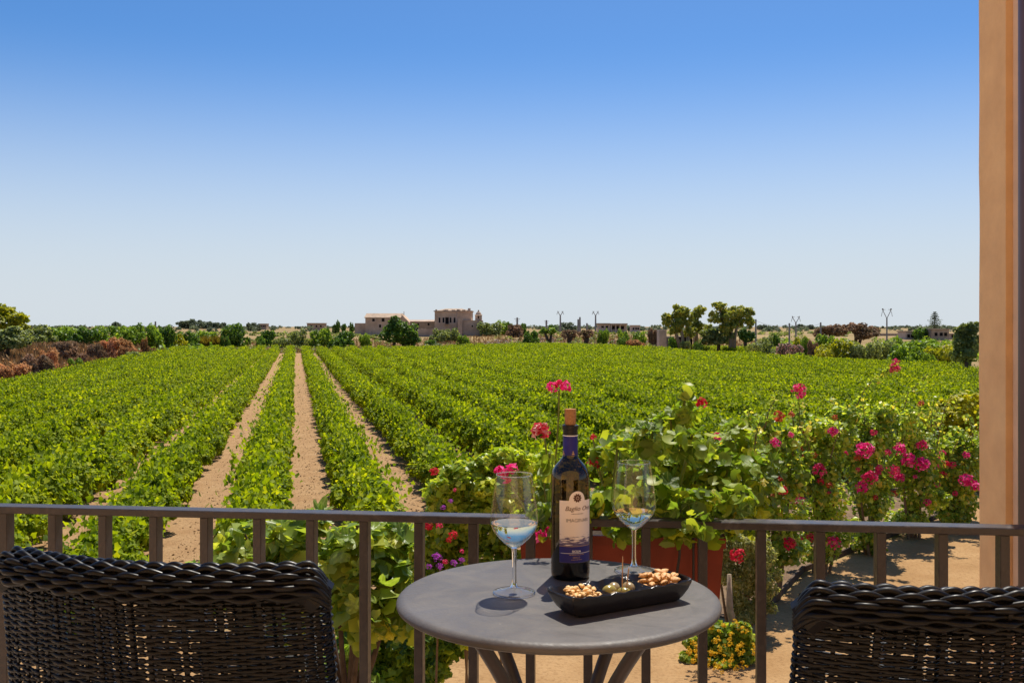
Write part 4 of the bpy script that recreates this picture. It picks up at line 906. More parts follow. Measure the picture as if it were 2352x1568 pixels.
# bottle
BR_ = .0385
r = empty('wine_bottle', (PX(1310, 1.975), 1.975, TABLE_Z + .0005), 0, 'dark green wine bottle with pale printed label and a cork pushed in', 'bottle')
out_prof = [(.0001, .004), (.025, .003), (.0345, 0), (.0378, .004), (.0385, .012), (.0385, .195), (.0378, .204), (.0350, .213), (.0290, .222), (.0215, .230), (.0165, .2365), (.0150, .243), (.0146, .25), (.0143, .292), (.0155, .2925), (.0155, .3), (.0125, .301), (.0105, .300), (.0105, .28)]
me = MB().lathe(out_prof, 72).mesh('glass_body', M['bottle']); smooth_by_angle(me, 50); obj('glass_body', me, r)
me = MB().lathe([(.0001, .006), (.034, .006), (.0362, .014), (.0362, .112), (.0001, .112)], 48).mesh('wine', M['wine_dark']); smooth_by_angle(me, 40); obj('wine', me, r)
me = MB().lathe([(.0153, .2345), (.0155, .2355), (.0149, .25), (.0147, .2795)], 48).mesh('capsule', M['capsule']); smooth_by_angle(me); cap = obj('capsule', me, r)
me = MB().lathe([(.0149, .2795), (.0151, .280), (.0151, .2808), (.0149, .2813)], 48).mesh('capsule_line', M['white_print']); obj('capsule_line', me, cap)
me = MB().lathe([(.0148, .2813), (.0147, .2920), (.0161, .2925), (.0162, .3005), (.0128, .3018), (.0108, .3010)], 48).mesh('capsule_top', M['capsule_black']); smooth_by_angle(me); obj('capsule_top', me, cap)
me = MB().lathe([(.0001, .285), (.0106, .285), (.0106, .302), (.0113, .3065), (.0116, .331), (.0110, .3325), (.0001, .3325)], 40).mesh('cork', M['cork']); smooth_by_angle(me, 40); obj('cork', me, r)
A0 = R(17.7)
def on_cyl(s, z, Rr): a = A0 + s / BR_; return (Rr * math.sin(a), -Rr * math.cos(a), z)
def patch(name, s0, s1, zb, ztop, Rr, mat, parent, n=60):
    v = []; f = []
    for i in range(n + 1):
        s = s0 + (s1 - s0) * i / n; v += [on_cyl(s, zb, Rr), on_cyl(s, ztop(s) if callable(ztop) else ztop, Rr)]
    for i in range(n): f.append((2*i, 2*i+2, 2*i+3, 2*i+1))
    b = MB(); b.add(v, f); o = b.build(name, mat, parent, True); return o
hs_ = R(54) * BR_
def arch(s): return .157 + (math.sqrt(max(0, .0165 ** 2 - s * s)) * 1.12 if abs(s) < .0165 else 0)
lab = patch('label', -hs_, hs_, .0365, arch, BR_ + .0003, M['label'], r, 144)
patch('blue_band', -hs_, hs_, .0372, .068, BR_ + .0005, M['blue_print'], lab)
patch('white_rule', -hs_ * .93, hs_ * .97, .0545, .0553, BR_ + .0007, M['white_print'], lab)
patch('band_edge', -hs_, hs_, .0680, .0688, BR_ + .0007, M['gold_print'], lab)
def text(name, body, size, s, z, mat, parent, shear=0.0, Rr=None, rot=None, offset=0.0):
    cu = bpy.data.curves.new(name, 'FONT'); cu.body = body; cu.size = size; cu.align_x = 'CENTER'; cu.align_y = 'CENTER'; cu.shear = shear; cu.offset = offset; cu.resolution_u = 3
    t = bpy.data.objects.new('tmp', cu); COL.objects.link(t); bpy.context.view_layer.update()
    dg = bpy.context.evaluated_depsgraph_get(); me = bpy.data.meshes.new_from_object(t.evaluated_get(dg)); bpy.data.objects.remove(t)
    for v in me.vertices: v.co = on_cyl(s + v.co.x, z + v.co.y, Rr or BR_ + .0008)
    me.materials.clear(); me.materials.append(mat); me.name = name; return obj(name, me, parent)
text('maker_lettering', 'Baglio Oro', .0125, .003, .1415, M['brown_print'], lab, .35)
text('wine_lettering', 'IMAGINARI', .0098, .0015, .1185, M['dark_print'], lab, 0, offset=-.0001)
text('region_lettering', 'SICILIA', .0058, -.002, .0585, M['white_print'], lab, 0, offset=.00012)
text('grape_lettering', 'GRILLO', .0045, -.002, .0468, M['gold_print'], lab)
for k, (z, a, c) in enumerate(((.1315, -.012, .012), (.0520, -.016, .013), (.0425, -.012, .010))):   # unreadable fine print
    s = a
    while s < c:
        wd = random.uniform(.0008, .003); patch('fine_print', s, s + wd, z - .0005, z + .0006, BR_ + .0008, M['brown_print'] if k == 0 else M['gold_print'], lab, 3); s += wd + .0008
b = MB()                                                                  # rosette emblem on the arch
for k in range(10):
    a = k / 10 * math.tau; v = []
    for i in range(8):
        q = i / 8 * math.tau; u, w_ = .0058 + .0030 * math.cos(q), .0019 * math.sin(q); v.append(on_cyl(u * math.cos(a) - w_ * math.sin(a), .1622 + u * math.sin(a) + w_ * math.cos(a), BR_ + .0007))
    b.add(v, [tuple(range(8))])
b.add([on_cyl(.0025 * math.cos(i / 12 * math.tau), .1622 + .0025 * math.sin(i / 12 * math.tau), BR_ + .0007) for i in range(12)], [tuple(range(12))])
b.build('rosette_emblem', M['brown_print'], lab)
for a in (-62, 18):                                                       # pale crests near the foot of the capsule
    b = MB(); Rc = .0155
    for (dz, wd, ht) in ((0, .0045, .0016), (.0035, .003, .003), (.0075, .0014, .003)):
        v = [(Rc * math.sin(R(a) + q / Rc), -Rc * math.cos(R(a) + q / Rc), .240 + dz + e * ht) for q, e in ((-wd, 0), (0, 0), (wd, 0), (wd * .7, 1), (0, 1), (-wd * .7, 1))]; b.add(v, [(0, 1, 4, 5), (1, 2, 3, 4)])
    b.build('crest', M['gold_print'], cap)
# glasses
def wine_glass(x, y, level, label):
    r = empty('wine_glass', (x, y, TABLE_Z + .0005), 0, label, 'glass', 'two wine glasses')
    outer = [(.0060, .0845), (.0095, .0865), (.018, .0930), (.030, .1045), (.0395, .1165), (.0440, .1275), (.0449, .136), (.0440, .150), (.0405, .178), (.0365, .203), (.0335, .2205)]
    me = MB().lathe(outer, 72).mesh('bowl', M['thin']); smooth_by_angle(me, 60); bowl = obj('bowl', me, r)
    me = MB().lathe([(.0331, .2202), (.0338, .2200), (.0342, .2209), (.0336, .2217), (.0330, .2211), (.0331, .2202)], 72).mesh('rim', M['glass']); smooth_by_angle(me, 80); obj('rim', me, bowl)
    stem = [(.0001, .0845), (.0058, .0845), (.0050, .080), (.0043, .070), (.0041, .045), (.0044, .028), (.0053, .017), (.0078, .0122), (.0001, .0105)]
    me = MB().lathe([(.0078, .0120), (.018, .0075), (.030, .0048), (.0385, .0034), (.0394, .0022), (.0388, .0006)], 72).mesh('foot', M['thin']); smooth_by_angle(me, 60); ft = obj('foot', me, r)
    me = MB().lathe([(.0380, .0012), (.0388, .0005), (.0396, .0016), (.0394, .0030), (.0384, .0036), (.0380, .0012)], 72).mesh('foot_edge', M['glass']); smooth_by_angle(me, 80); obj('foot_edge', me, ft)
    me = MB().lathe(stem, 72).mesh('stem', M['glass']); smooth_by_angle(me, 60); obj('stem', me, r)
    zi = [z for _, z in outer]; ri = [q for q, _ in outer]
    prof = [(.0001, .0862), (.0060, .0868)] + [(q - .0012, z + .0006) for q, z in outer if .0895 < z < level] + [(float(np.interp(level, zi, ri)) - .0012, level), (.0001, level)]
    me = MB().lathe(prof, 72).mesh('wine', M['liquid']); smooth_by_angle(me, 50); obj('wine', me, r)
wine_glass(PX(1181, 1.853), 1.853, .131, 'nearer wine glass of clear wine, standing left of the bottle')
wine_glass(PX(1456, 2.02), 2.02, .121, 'farther wine glass of clear wine, right of the bottle behind the dish')
# dish
M['dish'] = plain('black_glazed_dish', (.016, .015, .017), .30, .5, var=.2, vscale=30, bump=.1, bscale=40)
DA = math.atan2(.134, .231); DL, DW, DH = .262, .086, .040
dish = empty('snack_dish', (.1936, 1.772, TABLE_Z + .0005), DA, 'black three compartment snack dish with wavy rim', 'dish')
def dish_mesh():
    nx, ny = 132, 48; V = []; Fq = []
    def sq(t, e=.30): return t
    def height(x, y):
        # inside floor of three rounded hollows parted by two ridges
        X_ = x / (DL / 2); Y_ = y / (DW / 2); rim = .0375 + .0012 * math.sin(x * 210 + y * 60) + .003 * abs(X_) ** 3
        cell = ((X_ + 1) * 1.5) % 1.0; cx_ = abs(cell - .5) * 2
        if abs(X_) > .999: cx_ = 1
        d = min(1.0, (cx_ ** 7 + abs(Y_) ** 7) ** (1 / 7)); wx = sstep(.55, .75, abs(X_) - (0 if cx_ > abs(Y_) else -9))
        ridge = .034 + (rim - .034) * wx if cx_ > .75 else rim
        return min(rim, .007 + (ridge - .007) * d ** 4)
    def pos(i, j):
        a = -1 + 2 * i / nx; b_ = -1 + 2 * j / ny
        # keep corners soft
        k = 1 - .045 * (abs(a) ** 6) * (abs(b_) ** 2); k2 = 1 - .10 * (abs(a) ** 10)
        return a * DL / 2 * (1 - .02 * abs(b_) ** 4), b_ * DW / 2 * k2
    for j in range(ny + 1):
        for i in range(nx + 1): x, y = pos(i, j); V.append((x, y, height(-DL/2 + DL * i / nx, -DW/2 + DW * j / ny)))
    n0 = len(V)
    for j in range(ny):
        for i in range(nx): a = j*(nx+1)+i; Fq.append((a, a+1, a+nx+2, a+nx+1))
    ring = [j0 for j0 in range(nx+1)] + [(j+1)*(nx+1)-1 for j in range(1, ny+1)] + [ny*(nx+1)+i for i in range(nx-1, -1, -1)] + [j*(nx+1) for j in range(ny-1, 0, -1)]
    m = len(ring); prev = ring; V2 = list(V)
    for (sx, sy, zf) in ((1.012, 1.03, .97), (1.008, 1.02, .88), (.965, .93, .55), (.90, .80, .22), (.84, .70, .03), (.82, .66, 0.0)):
        cur = []
        for q in ring: x, y, z = V[q]; cur.append(len(V2)); V2.append((x * sx, y * sy, (z if zf > .9 else .0385) * zf))
        for k in range(m): Fq.append((prev[(k+1) % m], prev[k], cur[k], cur[(k+1) % m]))
        prev = cur
    c = len(V2); V2.append((0, 0, .0005))
    me = bpy.data.meshes.new('dish_body'); me.from_pydata(V2, [], Fq + [(prev[(k+1) % m], prev[k], c) for k in range(m)]); me.materials.append(M['dish']); me.update(); smooth_by_angle(me, 60); return me
obj('dish_body', dish_mesh(), dish)
DM = Matrix.Translation((.1936, 1.772, TABLE_Z + .0005)) @ Matrix.Rotation(DA, 4, 'Z')
M['almond'] = plain('roasted_almond', (.56, .26, .075), .5, .4, col2=(.72, .42, .16), vscale=120, bump=.2, bscale=300)
M['peanut'] = plain('peanut', (.66, .36, .11), .5, .4, col2=(.78, .52, .22), vscale=150, bump=.15, bscale=300)
M['olive_f'] = plain('olive_fruit', (.26, .22, .03), .28, .5, col2=(.33, .24, .05), vscale=70, coat=.3)
M['olive_d'] = plain('brown_olive', (.27, .19, .09), .28, .5, col2=(.33, .24, .10), vscale=70, coat=.3)
M['pick'] = plain('toothpick', (.52, .30, .15), .7, .2, var=.15, vscale=80)
def nut_mesh(name, mat, L_, Wd, Ht, kind):
    n, m = 10, 9; v = []; f = []
    for i in range(m + 1):
        t = i / m; th_ = math.pi * t; rad = math.sin(th_) ** (.75)
        if kind == 'almond': rad *= (1.0 - .35 * (1 - t) ** 1.2) ; bend = 0
        else: bend = .35 * L_ * math.sin(th_) * (1 if kind == 'cashew' else .15)
        for k in range(n): ph = k / n * math.tau; j = 1 + random.uniform(-.05, .05); v.append((L_ * (t - .5) , Wd / 2 * rad * math.cos(ph) * j + bend, Ht / 2 * rad * math.sin(ph) * j))
    for i in range(m):
        for k in range(n): f.append((i*n+k, (i+1)*n+k, (i+1)*n+(k+1)%n, i*n+(k+1)%n))
    b = MB(); b.add(v, f); return b.mesh(name, mat, True)
AL = [nut_mesh('almond', M['almond'], .024, .0145, .009, 'almond') for _ in range(3)]
PN = [nut_mesh('peanut', M['peanut'], .0125, .0085, .0078, 'peanut') for _ in range(2)] + [nut_mesh('peanut', M['peanut'], .017, .0075, .007, 'cashew'), nut_mesh('peanut', M['peanut'], .010, .009, .0045, 'peanut')]
OV = [MB().blob((0, 0, 0), 1, 20, 14, 0, (.0135, .0105, .0105)).mesh('olive', mm, True) for mm in (M['olive_f'], M['olive_d'])]
def heap(meshes, x0, n, sx, sy, z0, z1, name, label, grp):
    for i in range(n):
        q = i / n; lay = z0 + (z1 - z0) * q ** 1.0; sp = min(.70 + 1.1 * q, 1 - .30 * q ** 1.6); a = random.uniform(0, math.tau); rr = math.sqrt(random.random())
        o = obj(name, random.choice(meshes)); o.matrix_world = DM @ Matrix.Translation((x0 + math.cos(a) * rr * sx * sp, math.sin(a) * rr * sy * sp, lay)) @ Matrix.Rotation(random.uniform(0, 6.28), 4, 'Z') @ Matrix.Rotation(random.uniform(-.5, .5), 4, 'X') @ Matrix.Rotation(random.uniform(-.35, .35), 4, 'Y')
        tag(o, label, 'nut', grp)
heap(PN, -.087, 96, .041, .033, .017, .0420, 'peanut', 'pale roasted peanut heaped in the left compartment of the dish', 'peanuts in the dish')
heap(AL, .087, 54, .041, .031, .018, .046, 'almond', 'brown roasted almond heaped in the right compartment of the dish', 'almonds in the dish')
for i, (x, y, z, mm, lb) in enumerate(((-.022, .004, .0275, 0, 'yellow green olive, leftmost in the middle compartment'), (-.002, .018, .0265, 1, 'brownish olive at the back of the middle compartment'), (.020, .004, .0275, 1, 'large brown olive on the right of the middle compartment'),
        (.0, -.010, .0235, 0, 'yellow olive pierced by the two toothpicks'), (-.024, -.018, .021, 1, 'half hidden olive at the front of the middle compartment'))):
    o = obj('olive', OV[mm]); o.matrix_world = DM @ Matrix.Translation((x, y, z)) @ Matrix.Rotation(.7 * i, 4, 'Z') @ Matrix.Diagonal((1.05, 1.05, 1.05, 1)); tag(o, lb, 'olive', 'olives in the dish')
for (x, y, dx, h, lb) in ((-.002, -.007, .004, .088, 'taller wooden toothpick standing in the olives'), (.003, -.011, .010, .070, 'shorter wooden toothpick standing in the olives')):
    p0 = DM @ Vector((x, y, .022)); p1 = DM @ Vector((x + dx, y + .004, h))
    o = MB().tube([p0, p0.lerp(p1, .1), p0.lerp(p1, .85), p1], [.0004, .0011, .0011, .0002], 8).build('toothpick', M['pick'], None, True); tag(o, lb, 'toothpick', 'toothpicks in the olives')
# ------------------------------------------------------------------ garden between house and vines
def flowermat(name, cols, trans=.3): return leafmat(name, cols, trans, .6, .2, tgain=(1.1, 1, 1.1))
M['pink'] = flowermat('magenta_petal', [(0, (.55, .012, .07)), (.5, (.76, .03, .15)), (1, (.85, .12, .28))])
M['hot'] = flowermat('hot_pink_petal', [(0, (.62, .01, .13)), (.6, (.82, .03, .24)), (1, (.88, .15, .42))])
M['red'] = flowermat('red_petal', [(0, (.42, .008, .02)), (.6, (.62, .02, .05)), (1, (.72, .08, .09))])
M['rose'] = flowermat('striped_rose_petal', [(0, (.50, .012, .04)), (.55, (.62, .06, .09)), (.7, (.75, .40, .36)), (1, (.80, .55, .48))])
M['coral'] = flowermat('coral_bract', [(0, (.45, .05, .03)), (1, (.65, .16, .05))])
M['purple'] = flowermat('purple_floret', [(0, (.25, .02, .30)), (1, (.52, .08, .55))])
M['yellow'] = flowermat('yellow_floret', [(0, (.62, .33, .01)), (.6, (.75, .47, .01)), (1, (.80, .60, .04))])
M['boug'] = leafmat('bougainvillea_leaf', [(0, (0.139, 0.214, 0.029)), (.5, (0.290, 0.402, 0.045)), (.85, (0.502, 0.577, 0.075)), (1, (0.754, 0.552, 0.101))], .5, .4, .45, patchy=.35, pscale=1.3)
M['boug_y'] = leafmat('yellow_shrub_leaf', [(0, (.26, .28, .015)), (.5, (.48, .47, .02)), (1, (.68, .60, .03))], .5, .5, .3, tgain=(1.25, 1.2, .5))
M['shrub'] = leafmat('shrub_leaf', [(0, (0.135, 0.215, 0.022)), (.5, (0.315, 0.428, 0.031)), (1, (0.585, 0.607, 0.068))], .5, .4, .4, patchy=.35, pscale=1.3)
M['olivefine'] = leafmat('grey_green_leaf', [(0, (0.151, 0.180, 0.057)), (.5, (0.302, 0.320, 0.113)), (1, (0.528, 0.490, 0.226))], .5, .5, .3)
M['ivy'] = leafmat('ivy_leaf', [(0, (0.089, 0.166, 0.022)), (.5, (0.199, 0.309, 0.033)), (1, (0.442, 0.552, 0.044))], .5, .4, .4)
M['lantana'] = leafmat('lantana_leaf', [(0, (0.118, 0.202, 0.020)), (.5, (0.252, 0.353, 0.034)), (1, (0.470, 0.470, 0.050))], .5, .5, .3)
M['stem'] = plain('green_stem', (.14, .16, .035), .6, .3, var=.2, vscale=30)
M['twig'] = plain('brown_twig', (.17, .11, .06), .8, .2, var=.25, vscale=30)
def pxb(L_, Z, dz=.0, deep=1.0):
    out = []
    for q in L_:
        x, y, rx, ry = q[:4]; Zq = Z + (q[4] if len(q) > 4 else 0); c = P(x, y, Zq); out.append((c.x, c.y, c.z, rx / F * Zq, rx / F * Zq * deep, ry / F * Zq))
    return out
def shift(bl, O): return [(b_[0] - O.x, b_[1] - O.y, b_[2] - O.z) + tuple(b_[3:]) for b_ in bl]
FH = {}
def flower_mesh(kind, n, petal, seed=0):
    key = (kind, n, petal, seed)
    if key not in FH:
        d = unit(rng.normal(size=(n, 3)) + [0, -.25, .35]); rr = .55 + .45 * rng.random(n)
        V, Fc = leaves(d * rr[:, None], d + rng.normal(size=(n, 3)) * .45, petal * (.7 + .6 * rng.random(n)), T_BRACT); FH[key] = mesh_np('flower_cluster', V, [Fc], M[kind])
    return FH[key]
def flower(parent, O, x, y, Z, rpx, kind, n=46, petal=.55, seed=0, name='flower_cluster'):
    o = obj(name, flower_mesh(kind, n, petal, seed), parent, P(x, y, Z) - O); s_ = rpx / F * Z; o.scale = (s_, s_ * .9, s_ * .85); o.rotation_euler = (random.uniform(-.4, .4), random.uniform(-.4, .4), random.uniform(0, 6.28)); return o
def shrub(name, label, cat, Z, x, blobs, n, size, mat, T=T_QUAD, stems=6, group=None, zbase=0.0, jitter=.75, up=1.0, shell=.35, wood='twig', thick=.022):
    O = Vector((PX(x, Z), Z, zbase)); r = empty(name, O, 0, label, cat, group); bl = shift(pxb(blobs, Z), O); core = list(bl)
    for b_ in core:
        for q in range(4):
            d = unit(rng.normal(size=(1, 3)) + [[0, -.2, .5]])[0]; f_ = random.uniform(.28, .5); bl.append((b_[0] + d[0] * b_[3], b_[1] + d[1] * b_[4], b_[2] + d[2] * b_[5], b_[3] * f_, b_[4] * f_, b_[5] * f_))
    bl = [tuple(b_[:3]) + tuple(.86 * v for v in b_[3:]) for b_ in core] + bl[len(core):]
    obj('foliage', cloud('foliage', bl, n, size, M[mat], T, shell=shell, cull=.6, up=up, jitter=jitter, zmin=.03), r)
    for i in range(stems):
        b_ = bl[i % len(bl)]; e = Vector(b_[:3]) + Vector((random.uniform(-.3, .3) * b_[3], random.uniform(-.3, .3) * b_[3], b_[5] * .5)); s0 = Vector((random.uniform(-.12, .12) + e.x * .25, random.uniform(-.1, .1) + e.y * .25, 0)); m_ = s0.lerp(e, .5) + Vector((random.uniform(-.08, .08), 0, .05))
        MB().tube([s0, m_, e], [thick, thick * .75, thick * .3], 6).build('stem', M[wood], r)
    return r, O
# bougainvillea hedge
BG = [
 ('bushy bougainvillea nearest the planter, dotted with magenta clusters', 15.6, 1760, [(1760,1120,56,70),(1805,1180,56,60),(1735,1200,56,60),(1825,1090,46,56),(1700,1040,56,44),(1765,1010,52,42),(1760,1285,56,46),(1815,1260,44,40),(1720,1120,50,60)]),
 ('second bougainvillea from the planter, low with coral and pink clusters', 17.3, 1880, [(1880,1060,66,66),(1905,1140,60,58),(1850,990,60,42),(1930,1000,48,52),(1870,1180,50,46),(1885,1262,54,40),(1930,1225,44,44)]),
 ('middle bougainvillea of the hedge with bright clusters on top', 18.8, 1995, [(1990,1080,60,70),(2010,1000,58,56),(2000,1150,58,44),(1960,1030,50,60),(1990,1222,54,38)]),
 ('fourth bougainvillea of the hedge crowded with hot pink clusters', 20.2, 2095, [(2085,1070,60,76),(2110,1130,58,50),(2080,990,52,50),(2130,1050,46,56),(2090,1192,54,34)]),
 ('bougainvillea against the stucco pillar at the end of the hedge', 21.3, 2195, [(2190,1080,62,72),(2205,1150,52,44),(2230,1050,50,60),(2160,1130,44,50),(2190,1178,54,28)])]
BO = []
for i, (lb, Z, x, bl) in enumerate(BG):
    BO.append(shrub('bougainvillea', lb, 'bougainvillea', Z, x, bl, 4800, .095, 'boug', T_QUAD, 7, 'bougainvillea hedge along the path', thick=.03) + (Z, x))
FL = [(1835,898,19,'pink'),(1788,956,16,'coral'),(1818,952,8,'coral'),(1781,1017,13,'hot'),(1816,999,8,'hot'),(1825,1017,11,'pink'),(1915,991,13,'hot'),(1918,959,8,'coral'),(1988,1034,22,'hot'),(1945,1039,8,'hot'),(2065,1031,17,'hot'),
 (2118,1022,14,'pink'),(2085,1056,19,'hot'),(2118,1066,20,'hot'),(2147,1062,19,'hot'),(1883,1081,18,'pink'),(1998,1097,19,'pink'),(1980,1119,16,'hot'),(2051,1082,18,'pink'),(2068,1098,13,'hot'),(1831,1147,18,'pink'),(1798,1126,13,'red'),
 (1851,1049,11,'red'),(1755,1079,8,'coral'),(2221,1104,19,'hot'),(2241,1116,14,'hot'),(2115,927,8,'coral'),(1815,1249,17,'red'),(1835,1240,12,'pink'),(1861,1234,12,'red'),(1915,1246,16,'pink'),(1648,1002,11,'hot'),(1870,1045,9,'coral'),(2020,1075,10,'pink'),(1905,1115,9,'coral'),(2165,1040,8,'pink')]
FL += [(random.uniform(1760, 2240), random.uniform(985, 1160), random.uniform(5, 10), random.choice(('hot', 'pink', 'coral', 'red'))) for _ in range(26)]
for i, (x, y, rp, kd) in enumerate(FL):
    r_, O, Z, bx = min(BO, key=lambda q: abs(q[3] - x)); flower(r_, O, x, y, Z - rp / F * Z * 2.2 - .42, rp, kd, 60, .5, i % 5)
# long wild shoots of the hedge
rs = random.Random(4)
def shoot(parent, O, pts, Z, nleaf=70, size=.08, mat='boug', name='shoot'):
    q = [P(x, y, Z) - O for x, y in pts]; MB().tube(q, [.012 * (1 - .7 * i / (len(q) - 1)) for i in range(len(q))], 5).build(name, M['twig'], parent)
    C = np.array([list(q[k].lerp(q[k + 1], random.random())) for k in np.random.default_rng(5).integers(0, len(q) - 1, nleaf)]) + rng.normal(0, .05, (nleaf, 3))
    V, Fc = leaves(C, rng.normal(size=(nleaf, 3)) + [0, 0, .6], size * (.6 + .7 * rng.random(nleaf)), T_QUAD); o = obj('shoot_leaves', mesh_np('shoot_leaves', V, [Fc], M[mat]), parent); o['kind'] = 'stuff'
for r_, O, Z, bx in BO:
    for i in range(9):
        x = bx + rs.uniform(-70, 70); y = rs.uniform(975, 1060); dx = rs.uniform(-30, 30); hgt = rs.uniform(35, 75); shoot(r_, O, [(x, y), (x + dx * .4, y - hgt * .6), (x + dx, y - hgt)], Z - rs.uniform(-.2, .6), 34, .085)
r_, O, Z, _ = BO[2]; shoot(r_, O, [(1958, 985), (1962, 945), (1985, 895), (2015, 862), (2048, 845)], Z - .2, 120, .085)
for x, y, rp in ((2058, 830, 9), (2052, 842, 10), (2060, 848, 9), (2048, 852, 7)): flower(r_, O, x, y, Z - .25, rp, 'pink', 36, .6)
r_, O, Z, _ = BO[1]; shoot(r_, O, [(1838, 985), (1836, 940), (1834, 905)], Z - .6, 40, .08)
r_, O, Z, _ = BO[3]; shoot(r_, O, [(2105, 960), (2112, 935)], Z - .5, 30, .08); shoot(r_, O, [(2070, 960), (2085, 905), (2130, 860)], Z, 40, .08)
shrub('yellow_leaved_shrub', 'golden yellow leaved shrub behind the hedge next to the pillar', 'shrub', 22.6, 2180, [(2165,962,46,40),(2212,940,44,46),(2232,985,40,44),(2135,985,36,34),(2190,1000,40,36)], 3000, .12, 'boug_y', T_QUAD, 5)
# fine grey-green shrub, its stake, and the yellow flowers
shrub('grey_green_shrub', 'fine leaved grey green shrub between the planter and the sandy path', 'shrub', 13.9, 1710, [(1690,1250,50,50),(1745,1275,44,58),(1700,1330,46,50),(1750,1345,44,46),(1665,1300,34,46),(1720,1400,50,36)], 9500, .075, 'olivefine', T_NARROW, 9)
r_, O = BO[0][0], BO[0][1]; flower(r_, O, 1695, 1276, 13.3, 20, 'red', 70, .45)
tag(MB().tube([P(1690, 1455, 13.4) * 1.0, P(1676, 1400, 13.4), P(1675, 1318, 13.4)], [.05, .05, .028], 8).build('garden_stake', M['palewood'], None, True), 'pale rough wooden stake in front of the grey green shrub', 'stake')
r, O = shrub('lantana_bush', 'low bush covered in small yellow flower heads beside the sand', 'bush', 12.9, 1660, [(1650,1478,60,38),(1690,1462,44,36),(1625,1505,50,40),(1700,1510,42,46),(1655,1530,60,46)], 5200, .075, 'lantana', T_QUAD, 8)
for i in range(80):
    a = random.uniform(0, math.tau); q = math.sqrt(random.random()); x, y = 1658 + math.cos(a) * 82 * q, 1487 + math.sin(a) * 66 * q - 4; flower(r, O, x, y, 12.30 + .3 * random.random() - (y - 1480) * .004, random.uniform(4.5, 8), 'yellow', 26, .6, i % 3, 'flower_head')
# tall mixed shrub left of the bottle
r, O = shrub('flowering_shrub', 'tall leafy shrub with scattered red and purple flowers behind the table', 'shrub', 6.8, 1090, [(1010,1140,46,56),(1080,1105,64,56),(1160,1120,66,66),(1060,1200,76,60),(1000,1240,46,56),(1150,1220,66,60),(1225,1100,46,60),(1240,1190,46,76),(1100,1290,96,60),(985,1330,56,76),(1050,1400,86,76)], 11000, .052, 'shrub', T_QUAD, 4, thick=.012)
for x, y, rp, kd in ((997,1083,12,'red'),(983,1207,12,'red'),(1008,1206,9,'pink'),(1040,1228,12,'red'),(1031,1240,8,'red'),(1004,1279,12,'purple'),(1022,1290,7,'pink'),(1042,1292,9,'purple'),(1060,1286,8,'purple'),(985,1300,8,'purple'),(1010,1300,9,'purple'),(1060,1265,6,'pink'),(1035,1150,6,'purple'),(1018,1165,7,'purple'),(1045,1125,5,'pink')): flower(r, O, x, y, 6.35, rp, kd, 40, .55, 0, 'flower_head')
# shaded ivy clump under the railing
shrub('ivy_clump', 'dark shaded ivy clump low behind the railing left of the table', 'ivy', 11.2, 930, [(820,1490,70,60),(930,1470,60,60),(1015,1475,60,50),(1070,1455,50,56),(890,1545,86,40),(760,1540,60,60),(980,1530,60,40)], 8500, .09, 'ivy', T_VINE, 4)
shrub('low_shrub', 'low leafy shrub at the near end of the soil lane', 'shrub', 9.6, 600, [(560,1330,80,60),(470,1360,70,60),(660,1340,70,60)], 3200, .11, 'ivy', T_QUAD, 6)
# kerb edging of the bed
r = empty('bed_edging', (3.5, 14.3, 0), 0, 'thin dark edging boards between the hedge bed and sandy path', 'edging')
E = [(3.45, 14.32), (5.12, 17.5), (9.52, 22.32), (13.05, 27.55)]
for a, b_ in zip(E[:-1], E[1:]):
    a = Vector(a); b_ = Vector(b_); n = int((b_ - a).length / 1.1)
    for i in range(n):
        p = a.lerp(b_, i / n); q = a.lerp(b_, (i + .985) / n); d = (q - p).normalized(); nn = Vector((-d.y, d.x)) * .02; h = .10 + random.uniform(-.015, .015); b = MB(); o = Vector((3.5, 14.3)); p -= o; q -= o
        b.add([(p.x-nn.x,p.y-nn.y,-.02),(q.x-nn.x,q.y-nn.y,-.02),(q.x+nn.x,q.y+nn.y,-.02),(p.x+nn.x,p.y+nn.y,-.02),(p.x-nn.x,p.y-nn.y,h),(q.x-nn.x,q.y-nn.y,h),(q.x+nn.x,q.y+nn.y,h),(p.x+nn.x,p.y+nn.y,h)], [(0,3,2,1),(4,5,6,7),(0,1,5,4),(1,2,6,5),(2,3,7,6),(3,0,4,7)]); b.build('edging_board', M['wood'], r)

# ------------------------------------------------------------------ fig tree with single large leaves
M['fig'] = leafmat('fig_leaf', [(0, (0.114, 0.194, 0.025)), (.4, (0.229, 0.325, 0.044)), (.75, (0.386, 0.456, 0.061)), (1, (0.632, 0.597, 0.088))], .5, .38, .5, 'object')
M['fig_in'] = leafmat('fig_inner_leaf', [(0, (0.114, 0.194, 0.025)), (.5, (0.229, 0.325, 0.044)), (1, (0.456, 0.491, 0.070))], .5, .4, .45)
M['ger'] = leafmat('geranium_leaf', [(0, (.07, .12, .014)), (.35, (.16, .26, .028)), (.75, (.28, .39, .04)), (.92, (.42, .46, .04)), (1, (.58, .44, .04))], .5, .45, .4, 'object', tgain=(1.35, 1.4, .6))
M['ger_in'] = leafmat('geranium_inner_leaf', [(0, (0.112, 0.182, 0.017)), (.5, (0.224, 0.322, 0.028)), (1, (0.420, 0.462, 0.042))], .5, .45, .4)
